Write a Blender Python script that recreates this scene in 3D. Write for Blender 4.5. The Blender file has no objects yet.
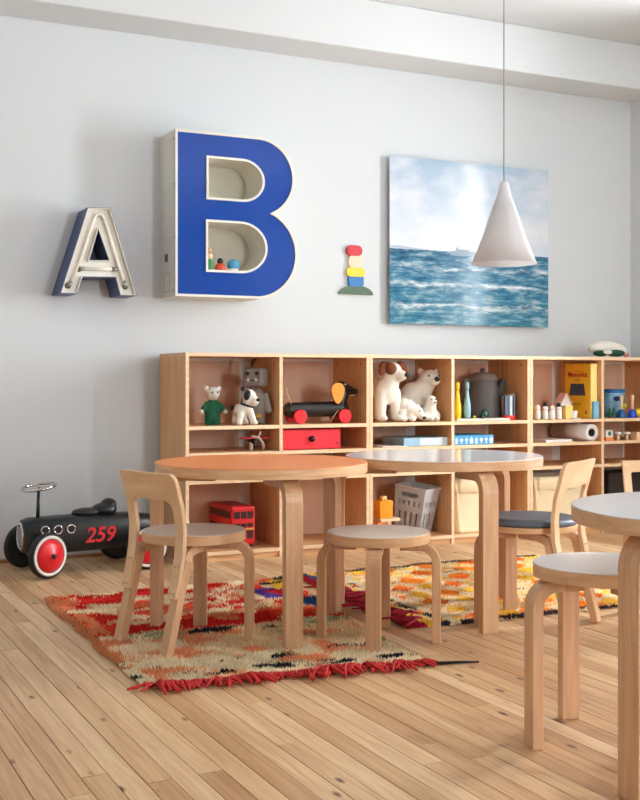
import bpy, bmesh, math, random
import numpy as np
from mathutils import Vector, Matrix, Euler
from mathutils.geometry import tessellate_polygon

random.seed(7)
rng = np.random.default_rng(7)
SC = bpy.context.scene
COL = SC.collection
PI = math.pi

# ------------------------------------------------------------------ camera
FPX, VPX, HOR, EYE = 1130.0, 2620.0, 380.0, 0.90     # focal (px), right vanishing point, horizon row, eye height
YAW = math.atan((FPX * FPX / (VPX - 320)) / FPX)
cam_d = bpy.data.cameras.new('camera')
cam = bpy.data.objects.new('camera', cam_d)
COL.objects.link(cam)
cam.location = (0, 0, EYE)
cam.rotation_euler = (PI / 2, 0, -YAW)
cam_d.sensor_width = 36
cam_d.lens = FPX * 36 / 800
cam_d.shift_y = -(400 - HOR) / 800
cam_d.clip_start = 0.02
SC.camera = cam

# ------------------------------------------------------------------ light: overcast daylight through the windows
WORLD_STRENGTH = 52.0
world = bpy.data.worlds.new('overcast_sky')
SC.world = world
world.use_nodes = True
bg = world.node_tree.nodes['Background']
bg.inputs['Color'].default_value = (0.93, 0.972, 1.0, 1)
bg.inputs['Strength'].default_value = WORLD_STRENGTH
SC.view_settings.view_transform = 'Standard'
SC.view_settings.look = 'None'
SC.view_settings.exposure = 0.0
SC.view_settings.gamma = 1.0
SC.view_settings.use_curve_mapping = False
SC.cycles.max_bounces = 12
SC.cycles.diffuse_bounces = 8
SC.cycles.use_denoising = True

# room: x runs along the far wall, y towards it, z up
WY, RX, LX, FY = 5.68, 5.03, -1.3, -2.4
CEIL = 2.965
# windows: (wall, a0, a1, z0, z1)
WINDOWS = [('R', 3.32, 3.90, 0.72, 2.62), ('R', 4.42, 4.58, 0.72, 2.62), ('R', 0.75, 1.20, 0.72, 2.62),
           ('F', 2.9, 3.55, 0.72, 2.62)]  # unseen window added behind the camera as frontal fill


def portal(kind, a0, a1, z0, z1):
    l = bpy.data.lights.new('window_daylight_portal', 'AREA')
    l.shape = 'RECTANGLE'
    l.size = a1 - a0
    l.size_y = z1 - z0
    l.cycles.is_portal = True
    o = bpy.data.objects.new('window_daylight_portal', l)
    COL.objects.link(o)
    if kind == 'R':
        o.location = (RX + 0.14, (a0 + a1) / 2, (z0 + z1) / 2)
        o.rotation_euler = (PI / 2, 0, PI / 2)
    else:
        o.location = ((a0 + a1) / 2, FY - 0.14, (z0 + z1) / 2)
        o.rotation_euler = (PI / 2, 0, 0)
    d = o.rotation_euler.to_matrix() @ Vector((0, 0, -1))
    inward = Vector((-1, 0, 0)) if kind == 'R' else Vector((0, 1, 0))
    if d.dot(inward) < 0:
        o.rotation_euler.z += PI


for w in WINDOWS:
    portal(*w)

# ------------------------------------------------------------------ pixel -> place helpers (a plane gives the distance)
SN, CS = math.sin(YAW), math.cos(YAW)


def lf(lat, fw):
    return lat * CS + fw * SN, -lat * SN + fw * CS


def ground(px, py, z0=0.0):
    fw = FPX * (EYE - z0) / (py - HOR)
    return lf((px - 320) / FPX * fw, fw)


def onN(px, py, n):
    a = (px - 320) / FPX
    t = n / (-a * SN + CS)
    return t * (a * CS + SN), EYE - (py - HOR) / FPX * t


def U(px, n):
    return onN(px, HOR, n)[0]


def Zp(px, py, n):
    return onN(px, py, n)[1]


# ------------------------------------------------------------------ materials
MATS = {}


def lin(r, g, b):
    f = lambda c: (c / 255 / 12.92) if c / 255 <= 0.04045 else ((c / 255 + 0.055) / 1.055) ** 2.4
    return (f(r), f(g), f(b), 1)


def new_mat(name):
    m = bpy.data.materials.new(name)
    m.use_nodes = True
    nt = m.node_tree
    return m, nt, nt.nodes['Principled BSDF']


def N(nt, t, **kw):
    n = nt.nodes.new(t)
    for k, v in kw.items():
        if hasattr(n, k):
            setattr(n, k, v)
        else:
            n.inputs[k].default_value = v
    return n


def paint(name, rgb, rough=0.5, metal=0.0, var=0.06, scale=14.0, bump=0.0, bscale=60.0, coat=0.0, spec=0.5):
    """plain painted / plastic / fabric surface with a little procedural variation"""
    if name in MATS:
        return MATS[name]
    m, nt, b = new_mat(name)
    c = lin(*rgb)
    tc = N(nt, 'ShaderNodeTexCoord')
    no = N(nt, 'ShaderNodeTexNoise')
    no.inputs['Scale'].default_value = scale
    no.inputs['Detail'].default_value = 4
    nt.links.new(tc.outputs['Object'], no.inputs['Vector'])
    mx = N(nt, 'ShaderNodeMix', data_type='RGBA')
    mx.inputs[6].default_value = tuple(max(0, v * (1 - var)) for v in c[:3]) + (1,)
    mx.inputs[7].default_value = tuple(min(1, v * (1 + var)) for v in c[:3]) + (1,)
    nt.links.new(no.outputs['Fac'], mx.inputs[0])
    nt.links.new(mx.outputs[2], b.inputs['Base Color'])
    b.inputs['Roughness'].default_value = rough
    b.inputs['Metallic'].default_value = metal
    b.inputs['Specular IOR Level'].default_value = spec
    b.inputs['Coat Weight'].default_value = coat
    b.inputs['Coat Roughness'].default_value = 0.05
    if bump:
        n2 = N(nt, 'ShaderNodeTexNoise')
        n2.inputs['Scale'].default_value = bscale
        n2.inputs['Detail'].default_value = 3
        nt.links.new(tc.outputs['Object'], n2.inputs['Vector'])
        bp = N(nt, 'ShaderNodeBump')
        bp.inputs['Strength'].default_value = bump
        bp.inputs['Distance'].default_value = 0.004
        nt.links.new(n2.outputs['Fac'], bp.inputs['Height'])
        nt.links.new(bp.outputs['Normal'], b.inputs['Normal'])
    MATS[name] = m
    return m


def wood(name, dark, light, scale=(60, 3.0, 60), rough=0.45, coat=0.0):
    """fine straight-grained birch; the grain runs along object Z or Y by the scale given"""
    if name in MATS:
        return MATS[name]
    m, nt, b = new_mat(name)
    tc = N(nt, 'ShaderNodeTexCoord')
    oi = N(nt, 'ShaderNodeObjectInfo')
    add = N(nt, 'ShaderNodeVectorMath', operation='ADD')
    mul = N(nt, 'ShaderNodeVectorMath', operation='SCALE')
    mul.inputs[0].default_value = (3.1, 2.3, 4.7)
    nt.links.new(oi.outputs['Random'], mul.inputs['Scale'])
    nt.links.new(tc.outputs['Object'], add.inputs[0])
    nt.links.new(mul.outputs[0], add.inputs[1])
    mp = N(nt, 'ShaderNodeMapping')
    mp.inputs['Scale'].default_value = scale
    nt.links.new(add.outputs[0], mp.inputs['Vector'])
    no = N(nt, 'ShaderNodeTexNoise')
    no.inputs['Scale'].default_value = 1.0
    no.inputs['Detail'].default_value = 5
    no.inputs['Distortion'].default_value = 0.6
    nt.links.new(mp.outputs[0], no.inputs['Vector'])
    cr = N(nt, 'ShaderNodeValToRGB')
    cr.color_ramp.elements[0].position = 0.3
    cr.color_ramp.elements[0].color = lin(*dark)
    cr.color_ramp.elements[1].position = 0.72
    cr.color_ramp.elements[1].color = lin(*light)
    nt.links.new(no.outputs['Fac'], cr.inputs['Fac'])
    nt.links.new(cr.outputs['Color'], b.inputs['Base Color'])
    b.inputs['Roughness'].default_value = rough
    b.inputs['Coat Weight'].default_value = coat
    bp = N(nt, 'ShaderNodeBump')
    bp.inputs['Strength'].default_value = 0.06
    bp.inputs['Distance'].default_value = 0.002
    nt.links.new(no.outputs['Fac'], bp.inputs['Height'])
    nt.links.new(bp.outputs['Normal'], b.inputs['Normal'])
    MATS[name] = m
    return m


BIRCH_V = wood('birch_upright', (204, 150, 100), (226, 178, 128), (45, 45, 3))
BIRCH_H = wood('birch_level', (206, 154, 104), (228, 182, 132), (3, 45, 45))
BIRCH_EDGE = wood('birch_ply_edge', (224, 188, 146), (240, 212, 174), (3, 45, 90))
LEG_WOOD = wood('birch_bent_leg', (192, 147, 108), (214, 171, 131), (55, 55, 4), rough=0.38)
RIM_WOOD = wood('birch_rim', (194, 149, 108), (217, 175, 133), (8, 8, 70), rough=0.4)
WHITE_WALL = paint('white_wall_paint', (209, 214, 217), 0.85, var=0.015, scale=1.3, bump=0.05, bscale=35)
WHITE_CEIL = paint('white_ceiling_paint', (212, 216, 218), 0.9, var=0.015, scale=1.3, bump=0.06, bscale=25)
WHITE_GLOSS = paint('white_gloss_paint', (228, 227, 222), 0.3, var=0.02)
WHITE_LAM = paint('white_laminate', (226, 228, 232), 0.14, var=0.01, scale=3)
BLACK = paint('black_plastic', (22, 22, 24), 0.4, var=0.1)
CHROME = paint('chrome', (205, 205, 208), 0.12, metal=1.0, var=0.02)
RED = paint('red_lacquer', (220, 22, 36), 0.35, var=0.04)
PLUSH_WHITE = paint('white_plush', (232, 226, 214), 0.95, var=0.06, scale=40, bump=0.7, bscale=240)


# ------------------------------------------------------------------ mesh builder
class MB:
    def __init__(self):
        self.v, self.f, self.s = [], [], []

    def add(self, vs, fs, smooth=False, M=None):
        o = len(self.v)
        self.v += [tuple(M @ Vector(p)) if M else tuple(p) for p in vs]
        for f in fs:
            self.f.append(tuple(i + o for i in f))
            self.s.append(smooth)
        return self

    def box(self, x0, x1, y0, y1, z0, z1, M=None):
        return self.add([(x0, y0, z0), (x1, y0, z0), (x1, y1, z0), (x0, y1, z0), (x0, y0, z1), (x1, y0, z1), (x1, y1, z1), (x0, y1, z1)],
                        [(0, 3, 2, 1), (4, 5, 6, 7), (0, 1, 5, 4), (1, 2, 6, 5), (2, 3, 7, 6), (3, 0, 4, 7)], M=M)

    def loft(self, rings, cap=True, smooth=True, closed=False):
        n = len(rings[0])
        vs = [p for r in rings for p in r]
        fs = []
        m = len(rings)
        for i in range(m if closed else m - 1):
            a, b = i * n, ((i + 1) % m) * n
            for j in range(n):
                k = (j + 1) % n
                fs.append((a + j, a + k, b + k, b + j))
        o = len(self.v)
        self.add(vs, fs, smooth)
        if cap and not closed:
            self.f.append(tuple(o + j for j in reversed(range(n)))); self.s.append(False)
            self.f.append(tuple(o + (m - 1) * n + j for j in range(n))); self.s.append(False)
        return self

    def lathe(self, prof, c=(0, 0, 0), n=32, M=None, smooth=True):
        """prof: (r, z) pairs, about a vertical axis through c"""
        o = len(self.v)
        rings = [[(c[0] + r * math.cos(2 * PI * j / n), c[1] + r * math.sin(2 * PI * j / n), c[2] + z) for j in range(n)] for r, z in prof]
        self.loft(rings, True, smooth)
        if M:
            self.v[o:] = [tuple(M @ Vector(p)) for p in self.v[o:]]
        return self

    def cyl(self, p0, p1, r0, r1=None, n=20, smooth=True):
        r1 = r0 if r1 is None else r1
        p0, p1 = Vector(p0), Vector(p1)
        M = Matrix.Translation(p0) @ (p1 - p0).to_track_quat('Z', 'Y').to_matrix().to_4x4()
        L = (p1 - p0).length
        return self.lathe([(r0, 0), (r1, L)], n=n, M=M, smooth=smooth)

    def ell(self, c, r, rot=(0, 0, 0), n=20, m=12):
        if not hasattr(r, '__len__'):
            r = (r, r, r)
        M = Matrix.Translation(c) @ Euler(rot).to_matrix().to_4x4()
        rings = []
        for i in range(m + 1):
            t = -PI / 2 + PI * i / m
            cr = max(math.cos(t), 0.02)
            rings.append([tuple(M @ Vector((r[0] * cr * math.cos(2 * PI * j / n), r[1] * cr * math.sin(2 * PI * j / n), r[2] * math.sin(t)))) for j in range(n)])
        return self.loft(rings)

    def tube(self, path, r, n=10, closed=False):
        path = [Vector(p) for p in path]
        rings = []
        for i, p in enumerate(path):
            if closed:
                d = path[(i + 1) % len(path)] - path[i - 1]
            else:
                d = path[min(i + 1, len(path) - 1)] - path[max(i - 1, 0)]
            q = d.to_track_quat('Z', 'Y')
            rr = r[i] if hasattr(r, '__len__') else r
            rings.append([p + q @ Vector((rr * math.cos(2 * PI * j / n), rr * math.sin(2 * PI * j / n), 0)) for j in range(n)])
        return self.loft([[tuple(p) for p in g] for g in rings], closed=closed)

    def torus(self, c, R, r, axis=(0, 0, 1), n=32, m=10):
        q = Vector(axis).to_track_quat('Z', 'Y')
        rings = []
        for i in range(n):
            a = 2 * PI * i / n
            ring = []
            for j in range(m):
                t = 2 * PI * j / m
                p = Vector(((R + r * math.cos(t)) * math.cos(a), (R + r * math.cos(t)) * math.sin(a), r * math.sin(t)))
                ring.append(tuple(Vector(c) + q @ p))
            rings.append(ring)
        return self.loft(rings, closed=True)

    def prism(self, outer, holes, d0, d1, frame=None):
        """polygon with holes in (a, b) extruded from depth d0 to d1; frame maps (a, b, d) to xyz"""
        frame = frame or (lambda a, b, d: (a, d, b))
        loops = [outer] + list(holes)
        tris = tessellate_polygon([[Vector((a, b, 0)) for a, b in l] for l in loops])
        pts = [p for l in loops for p in l]
        n = len(pts)
        vs = [frame(a, b, d0) for a, b in pts] + [frame(a, b, d1) for a, b in pts]
        fs = []
        for t in tris:
            fs.append(tuple(t))
            fs.append(tuple(n + i for i in reversed(t)))
        o = 0
        for l in loops:
            k = len(l)
            for i in range(k):
                j = (i + 1) % k
                fs.append((o + i, o + j, n + o + j, n + o + i))
            o += k
        return self.add(vs, fs)

    def strip(self, path, w, t, side):
        """rectangular section (w along `side`, t across) swept along a planar path"""
        path = [Vector(p) for p in path]
        side = Vector(side).normalized()
        rings = []
        for i, p in enumerate(path):
            d = (path[min(i + 1, len(path) - 1)] - path[max(i - 1, 0)]).normalized()
            nrm = side.cross(d).normalized()
            tt = t[i] if hasattr(t, '__len__') else t
            rings.append([tuple(p + side * a * w / 2 + nrm * b * tt / 2) for a, b in ((-1, -1), (1, -1), (1, 1), (-1, 1))])
        return self.loft(rings, smooth=False)

    def mesh(self, name):
        me = bpy.data.meshes.new(name)
        me.from_pydata(self.v, [], self.f)
        me.polygons.foreach_set('use_smooth', self.s)
        bm = bmesh.new()
        bm.from_mesh(me)
        bmesh.ops.recalc_face_normals(bm, faces=bm.faces)
        bm.to_mesh(me)
        bm.free()
        return me

    def build(self, name, mat, parent=None, bevel=0.0, label=None, segs=2):
        return link(name, self.mesh(name), mat, parent, bevel, label, segs)


def link(name, me, mat, parent=None, bevel=0.0, label=None, segs=2):
    o = bpy.data.objects.new(name, me)
    COL.objects.link(o)
    if mat is not None and not me.materials:
        me.materials.append(mat)
    if parent is not None:
        o.parent = parent
    if bevel:
        md = o.modifiers.new('soft_edges', 'BEVEL')
        md.width = bevel
        md.segments = segs
        md.limit_method = 'ANGLE'
        md.angle_limit = math.radians(40)
    if label:
        o['label'] = label
    return o


def tag(o, label, cat=None, group=None, kind=None):
    o['label'] = label
    if cat:
        o['category'] = cat
    if group:
        o['group'] = group
    if kind:
        o['kind'] = kind
    return o


def thing(name, label, cat, loc=(0, 0, 0), rz=0.0, group=None):
    o = bpy.data.objects.new(name, None)
    o.empty_display_size = 0.05
    COL.objects.link(o)
    o.location = loc
    o.rotation_euler = (0, 0, rz)
    return tag(o, label, cat, group)


def struct(o):
    o['kind'] = 'structure'
    return o


def copy_tree(o, parent=None):
    c = o.copy()
    COL.objects.link(c)
    c.parent = parent
    for ch in [x for x in bpy.data.objects if x.parent == o]:
        copy_tree(ch, c)
    return c


def lump(mb, name, mat, parent=None, voxel=0.006, smooth=6, label=None):
    """fuse the overlapping solids of mb into one continuous soft surface"""
    o = link(name, mb.mesh(name), None)
    r = o.modifiers.new('fuse', 'REMESH')
    r.mode = 'VOXEL'
    r.voxel_size = voxel
    r.use_smooth_shade = True
    s = o.modifiers.new('soften', 'SMOOTH')
    s.factor = 0.5
    s.iterations = smooth
    dg = bpy.context.evaluated_depsgraph_get()
    me = bpy.data.meshes.new_from_object(o.evaluated_get(dg))
    old = o.data
    bpy.data.objects.remove(o)
    bpy.data.meshes.remove(old)
    me.name = name
    return link(name, me, mat, parent, label=label)


def text_mesh(s, size, shear=0.0, depth=0.0006, bold=0.0):
    cu = bpy.data.curves.new('lettering', 'FONT')
    cu.body = s
    cu.size = size
    cu.shear = shear
    cu.extrude = depth
    cu.offset = bold
    cu.align_x = 'CENTER'
    cu.align_y = 'CENTER'
    o = bpy.data.objects.new('lettering', cu)
    COL.objects.link(o)
    dg = bpy.context.evaluated_depsgraph_get()
    me = bpy.data.meshes.new_from_object(o.evaluated_get(dg))
    bpy.data.objects.remove(o)
    bpy.data.curves.remove(cu)
    return me


def arc(cx, cy, r, a0, a1, n, ry=None):
    ry = r if ry is None else ry
    return [(cx + r * math.cos(math.radians(a0 + (a1 - a0) * i / n)), cy + ry * math.sin(math.radians(a0 + (a1 - a0) * i / n))) for i in range(n + 1)]


def rrect(x0, x1, y0, y1, r, n=5):
    return arc(x1 - r, y0 + r, r, -90, 0, n) + arc(x1 - r, y1 - r, r, 0, 90, n) + arc(x0 + r, y1 - r, r, 90, 180, n) + arc(x0 + r, y0 + r, r, 180, 270, n)


# ================================================================== the room
# ---- floor: narrow pine boards running towards the far wall
def pine():
    m, nt, b = new_mat('pine_boards')
    geo = N(nt, 'ShaderNodeNewGeometry')
    oi = N(nt, 'ShaderNodeObjectInfo')
    sc = N(nt, 'ShaderNodeVectorMath', operation='SCALE')
    sc.inputs[0].default_value = (17.3, 41.9, 0)
    nt.links.new(oi.outputs['Random'], sc.inputs['Scale'])
    ad = N(nt, 'ShaderNodeVectorMath', operation='ADD')
    nt.links.new(geo.outputs['Position'], ad.inputs[0])
    nt.links.new(sc.outputs[0], ad.inputs[1])

    def noise(s, detail, dist=0.0):
        mp = N(nt, 'ShaderNodeMapping')
        mp.inputs['Scale'].default_value = s
        nt.links.new(ad.outputs[0], mp.inputs['Vector'])
        no = N(nt, 'ShaderNodeTexNoise')
        no.inputs['Scale'].default_value = 1
        no.inputs['Detail'].default_value = detail
        no.inputs['Distortion'].default_value = dist
        nt.links.new(mp.outputs[0], no.inputs['Vector'])
        return no
    grain = noise((75, 3.2, 1), 5, 0.8)
    broad = noise((11, 1.1, 1), 3)
    tone = N(nt, 'ShaderNodeValToRGB')
    e = tone.color_ramp.elements
    e[0].position, e[0].color = 0.0, lin(194, 153, 112)
    e[1].position, e[1].color = 1.0, lin(233, 203, 163)
    x = e.new(0.5); x.color = lin(216, 180, 137)
    nt.links.new(oi.outputs['Random'], tone.inputs['Fac'])
    gr = N(nt, 'ShaderNodeMix', data_type='RGBA', blend_type='MULTIPLY')
    ramp = N(nt, 'ShaderNodeValToRGB')
    ramp.color_ramp.elements[0].position, ramp.color_ramp.elements[0].color = 0.32, (0.70, 0.60, 0.50, 1)
    ramp.color_ramp.elements[1].position, ramp.color_ramp.elements[1].color = 0.62, (1, 1, 1, 1)
    nt.links.new(grain.outputs['Fac'], ramp.inputs['Fac'])
    gr.inputs[0].default_value = 0.75
    nt.links.new(tone.outputs[0], gr.inputs[6])
    nt.links.new(ramp.outputs[0], gr.inputs[7])
    br = N(nt, 'ShaderNodeMix', data_type='RGBA', blend_type='MULTIPLY')
    ramp2 = N(nt, 'ShaderNodeValToRGB')
    ramp2.color_ramp.elements[0].position, ramp2.color_ramp.elements[0].color = 0.3, (0.80, 0.70, 0.62, 1)
    ramp2.color_ramp.elements[1].position, ramp2.color_ramp.elements[1].color = 0.6, (1, 1, 1, 1)
    nt.links.new(broad.outputs['Fac'], ramp2.inputs['Fac'])
    br.inputs[0].default_value = 0.8
    nt.links.new(gr.outputs[2], br.inputs[6])
    nt.links.new(ramp2.outputs[0], br.inputs[7])
    # knots
    mp = N(nt, 'ShaderNodeMapping')
    mp.inputs['Scale'].default_value = (15, 6.0, 1)
    nt.links.new(ad.outputs[0], mp.inputs['Vector'])
    vo = N(nt, 'ShaderNodeTexVoronoi')
    vo.inputs['Scale'].default_value = 1
    nt.links.new(mp.outputs[0], vo.inputs['Vector'])
    sep = N(nt, 'ShaderNodeSeparateColor')
    nt.links.new(vo.outputs['Color'], sep.inputs[0])
    some = N(nt, 'ShaderNodeMath', operation='GREATER_THAN')
    some.inputs[1].default_value = 0.45
    nt.links.new(sep.outputs[0], some.inputs[0])
    kr = N(nt, 'ShaderNodeMapRange')
    kr.inputs['From Min'].default_value, kr.inputs['From Max'].default_value = 0.17, 0.07
    nt.links.new(vo.outputs['Distance'], kr.inputs['Value'])
    km = N(nt, 'ShaderNodeMath', operation='MULTIPLY')
    nt.links.new(kr.outputs[0], km.inputs[0])
    nt.links.new(some.outputs[0], km.inputs[1])
    kn = N(nt, 'ShaderNodeMix', data_type='RGBA')
    nt.links.new(km.outputs[0], kn.inputs[0])
    nt.links.new(br.outputs[2], kn.inputs[6])
    kn.inputs[7].default_value = lin(88, 52, 32)
    nt.links.new(kn.outputs[2], b.inputs['Base Color'])
    b.inputs['Roughness'].default_value = 0.42
    bp = N(nt, 'ShaderNodeBump')
    bp.inputs['Strength'].default_value = 0.12
    bp.inputs['Distance'].default_value = 0.002
    nt.links.new(grain.outputs['Fac'], bp.inputs['Height'])
    nt.links.new(bp.outputs['Normal'], b.inputs['Normal'])
    return m


PINE = pine()
SUBFLOOR = paint('dark_subfloor', (74, 50, 34), 0.9)
fl = MB().box(LX, RX, FY, WY, -0.08, -0.012)
floor = struct(fl.build('floor', SUBFLOOR))
PW = 0.0616
phase = ground(99, 800)[0] % PW
plank_me = MB().box(0, PW - 0.0024, 0, 1, -0.0125, 0).mesh('plank')
plank_me.materials.append(PINE)
rest = MB()
nx0 = int((LX - phase) / PW)
x = phase + (nx0 + 1) * PW
while x < RX - 0.001:
    seen = x > 0.28
    xe = min(x + PW, RX - 0.001)
    spans = []
    y = FY
    y_end = WY - 0.002
    if seen:
        spans_rest = [(FY, 0.72)]
        y = 0.72 - random.uniform(0.0, 0.9) * 0
        first = True
        while y < y_end - 0.01:
            L = random.uniform(0.35, 1.9) if first else random.uniform(1.1, 2.5)
            first = False
            ye = y + L
            if ye > y_end - 0.4:
                ye = y_end
            spans.append((y, ye))
            y = ye
        for a, bb in spans:
            o = link('plank', plank_me, None, floor)
            o.location = (x, a, random.uniform(-0.0006, 0.0003))
            o.scale = ((xe - x) / PW, bb - a - 0.0014, 1)
    else:
        spans_rest = [(FY, FY + 2.5 + random.uniform(0, 2)), (FY + 4.6, WY - 0.002)]
        spans_rest = [(FY, spans_rest[0][1]), (spans_rest[0][1] + 0.0014, WY - 0.002)]
    for a, bb in spans_rest:
        rest.box(x, xe - 0.0016, a, bb - 0.0014, -0.0125, 0)
    x += PW
ro = rest.build('plank_rest', PINE, floor)
ro['kind'] = 'stuff'

# ---- walls, ceiling, beam
struct(MB().box(LX - 0.2, RX + 0.28, WY, WY + 0.2, -0.08, CEIL + 0.1).build('wall_back', WHITE_WALL))
struct(MB().box(LX - 0.2, LX, FY, WY, -0.08, CEIL + 0.1).build('wall_left', WHITE_WALL))


def wall_with_windows(kind):
    mb = MB()
    ws = sorted([w[1:] for w in WINDOWS if w[0] == kind])
    lo, hi = (FY, WY) if kind == 'R' else (LX - 0.2, RX + 0.28)

    def seg(a0, a1, z0, z1):
        if a1 - a0 < 1e-4:
            return
        if kind == 'R':
            mb.box(RX, RX + 0.28, a0, a1, z0, z1)
        else:
            mb.box(a0, a1, FY - 0.28, FY, z0, z1)
    cur = lo
    for a0, a1, z0, z1 in ws:
        seg(cur, a0, -0.08, CEIL + 0.1)
        seg(a0, a1, -0.08, z0)
        seg(a0, a1, z1, CEIL + 0.1)
        cur = a1
    seg(cur, hi, -0.08, CEIL + 0.1)
    return mb


struct(wall_with_windows('R').build('wall_right', WHITE_WALL))
struct(wall_with_windows('F').build('wall_front', WHITE_WALL))
struct(MB().box(LX - 0.2, RX + 0.28, FY - 0.28, WY + 0.2, CEIL, CEIL + 0.1).build('ceiling', WHITE_CEIL))
struct(MB().box(LX, RX, 5.386, WY, 2.6925, CEIL).build('trim_1', WHITE_CEIL, bevel=0.008))
tag(bpy.data.objects['trim_1'], 'white boxed beam running along the far wall under the ceiling')
struct(MB().box(LX, RX, WY - 0.012, WY, 0.0, 0.018).build('baseboard_back', wood('pine_bead', (150, 108, 72), (176, 130, 90)), bevel=0.003))
struct(MB().box(RX - 0.014, RX, FY, WY - 0.015, 0.0, 0.045).build('baseboard_right', WHITE_GLOSS, bevel=0.003))


def glass_mat():
    m, nt, b = new_mat('window_glass')
    nt.nodes.remove(b)
    out = nt.nodes['Material Output']
    tr = N(nt, 'ShaderNodeBsdfTransparent')
    gl = N(nt, 'ShaderNodeBsdfGlossy')
    gl.inputs['Roughness'].default_value = 0.02
    mx = N(nt, 'ShaderNodeMixShader')
    mx.inputs[0].default_value = 0.05
    nt.links.new(tr.outputs[0], mx.inputs[1])
    nt.links.new(gl.outputs[0], mx.inputs[2])
    nt.links.new(mx.outputs[0], out.inputs['Surface'])
    return m


GLASS = glass_mat()
for i, (k, a0, a1, z0, z1) in enumerate(WINDOWS):  # the front-wall one frames the added fill opening
    fr = MB()

    def wb(mb, p0, p1, q0, q1, d0, d1):
        if k == 'R':
            mb.box(RX + d0, RX + d1, p0, p1, q0, q1)
        else:
            mb.box(p0, p1, FY - d1, FY - d0, q0, q1)
    t = 0.035
    wb(fr, a0, a0 + t, z0, z1, 0.15, 0.2)
    wb(fr, a1 - t, a1, z0, z1, 0.15, 0.2)
    wb(fr, a0 + t, a1 - t, z0, z0 + t, 0.15, 0.2)
    wb(fr, a0 + t, a1 - t, z1 - t, z1, 0.15, 0.2)
    wb(fr, a0 + t, a1 - t, 2.0, 2.03, 0.15, 0.2)
    w = struct(fr.build('window_%d' % (i + 1), WHITE_GLOSS, bevel=0.003))
    for q0, q1 in ((z0 + t, 2.0), (2.03, z1 - t)):
        g = MB()
        wb(g, a0 + t, a1 - t, q0, q1, 0.172, 0.178)
        g.build('pane', GLASS, w)
    s = MB()
    wb(s, a0 + 0.002, a1 - 0.002, z0 + 0.001, z0 + 0.026, -0.03, 0.149)
    s.build('window_sill', WHITE_GLOSS, w, bevel=0.004)

# ================================================================== shelf units along the far wall
SF, SB = 5.243, 5.643              # front and back of the shelves
ST = 1.035                         # top
R1, R2, R3, R4 = 0.672, 0.54, 0.405, 0.05
BT = 0.018


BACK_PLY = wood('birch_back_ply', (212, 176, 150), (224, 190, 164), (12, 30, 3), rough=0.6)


def shelf_unit(u0, u1, label):
    s = thing('shelf_unit', label, 'shelf', ((u0 + u1) / 2, (SF + SB) / 2, 0), 0, 'birch shelf units along the far wall')
    w, d = (u1 - u0) / 2, (SB - SF) / 2
    def band(part, x0, x1, z0, z1):           # pale ply edge showing on the front of each board
        MB().box(x0, x1, -d - 0.001, -d, z0, z1).build('edge_band', BIRCH_EDGE, part)
    band(MB().box(-w, w, -d, d, ST - BT, ST).build('top_panel', BIRCH_H, s, bevel=0.001), -w, w, ST - BT, ST)
    xs = [-w, -BT / 2, w - BT]
    for nm, xx in zip(('side_panel', 'partition', 'side_panel'), xs):
        band(MB().box(xx, xx + BT, -d, d, 0.0, ST - BT).build(nm, BIRCH_V, s, bevel=0.001), xx, xx + BT, 0.0, ST - BT)
    for k in range(2):
        a, b = xs[k] + BT, xs[k + 1]
        for z in (R1, R2, R3, R4):
            band(MB().box(a, b, -d, d - 0.0135, z - BT, z).build('shelf_board', BIRCH_H, s, bevel=0.001), a, b, z - BT, z)
        MB().box(a, b, -d + 0.012, -d + 0.03, 0.0, R4 - BT).build('plinth', BIRCH_H, s)
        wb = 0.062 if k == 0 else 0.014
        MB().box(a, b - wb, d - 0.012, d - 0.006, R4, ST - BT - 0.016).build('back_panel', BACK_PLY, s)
        MB().box(b - wb, b, d - 0.013, d - 0.005, R4, ST - BT - 0.016).build('lit_wall_strip', WHITE_GLOSS, s)  # white strip painted in for lit wall showing beside the panel
        MB().box(a, b, d - 0.013, d - 0.005, ST - BT - 0.016, ST - BT).build('lit_top_strip', WHITE_GLOSS, s)  # white strip painted in for light falling behind the top panel
    for sx in (xs[1] + 0.0005, xs[2] + 0.0005):         # dark shelf-pin holes on the upright faces
        for yy in (-d + 0.06, d - 0.06):
            MB().cyl((sx - 0.0015, yy, ST - 0.05), (sx, yy, ST - 0.05), 0.005, n=10).build('peg_hole', paint('dark_hole', (92, 50, 28), 0.8), s)
    return s


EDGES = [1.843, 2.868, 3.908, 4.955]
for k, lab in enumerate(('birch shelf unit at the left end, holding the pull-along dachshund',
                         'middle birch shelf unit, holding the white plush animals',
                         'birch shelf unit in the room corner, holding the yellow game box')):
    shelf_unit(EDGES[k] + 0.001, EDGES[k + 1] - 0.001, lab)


# ================================================================== furniture
def l_leg(R, zt, ang, w=0.045, t=0.026, bend=0.055, run=0.12, taper=None):
    """bent-wood L leg: upright at radius R, bending in under a top whose underside is at zt"""
    c, s = math.cos(ang), math.sin(ang)
    zt = zt - t / 2
    pts = [(R, 0.0), (R, (zt - bend) * 0.5), (R, zt - bend)]
    for i in range(1, 9):
        a = PI / 2 * i / 8
        pts.append((R - bend + bend * math.cos(a), zt - bend + bend * math.sin(a)))
    pts.append((R - bend - run, zt))
    return MB().strip([(r * c, r * s, z) for r, z in pts], w, t, (-s, c, 0))


def disc(mb, R, z0, z1, n=72, lip=0.0):
    return mb.lathe([(R - 0.001, z0), (R, z0 + 0.001), (R, z1 - 0.001), (R - 0.001, z1)], n=n, smooth=False)


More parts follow.
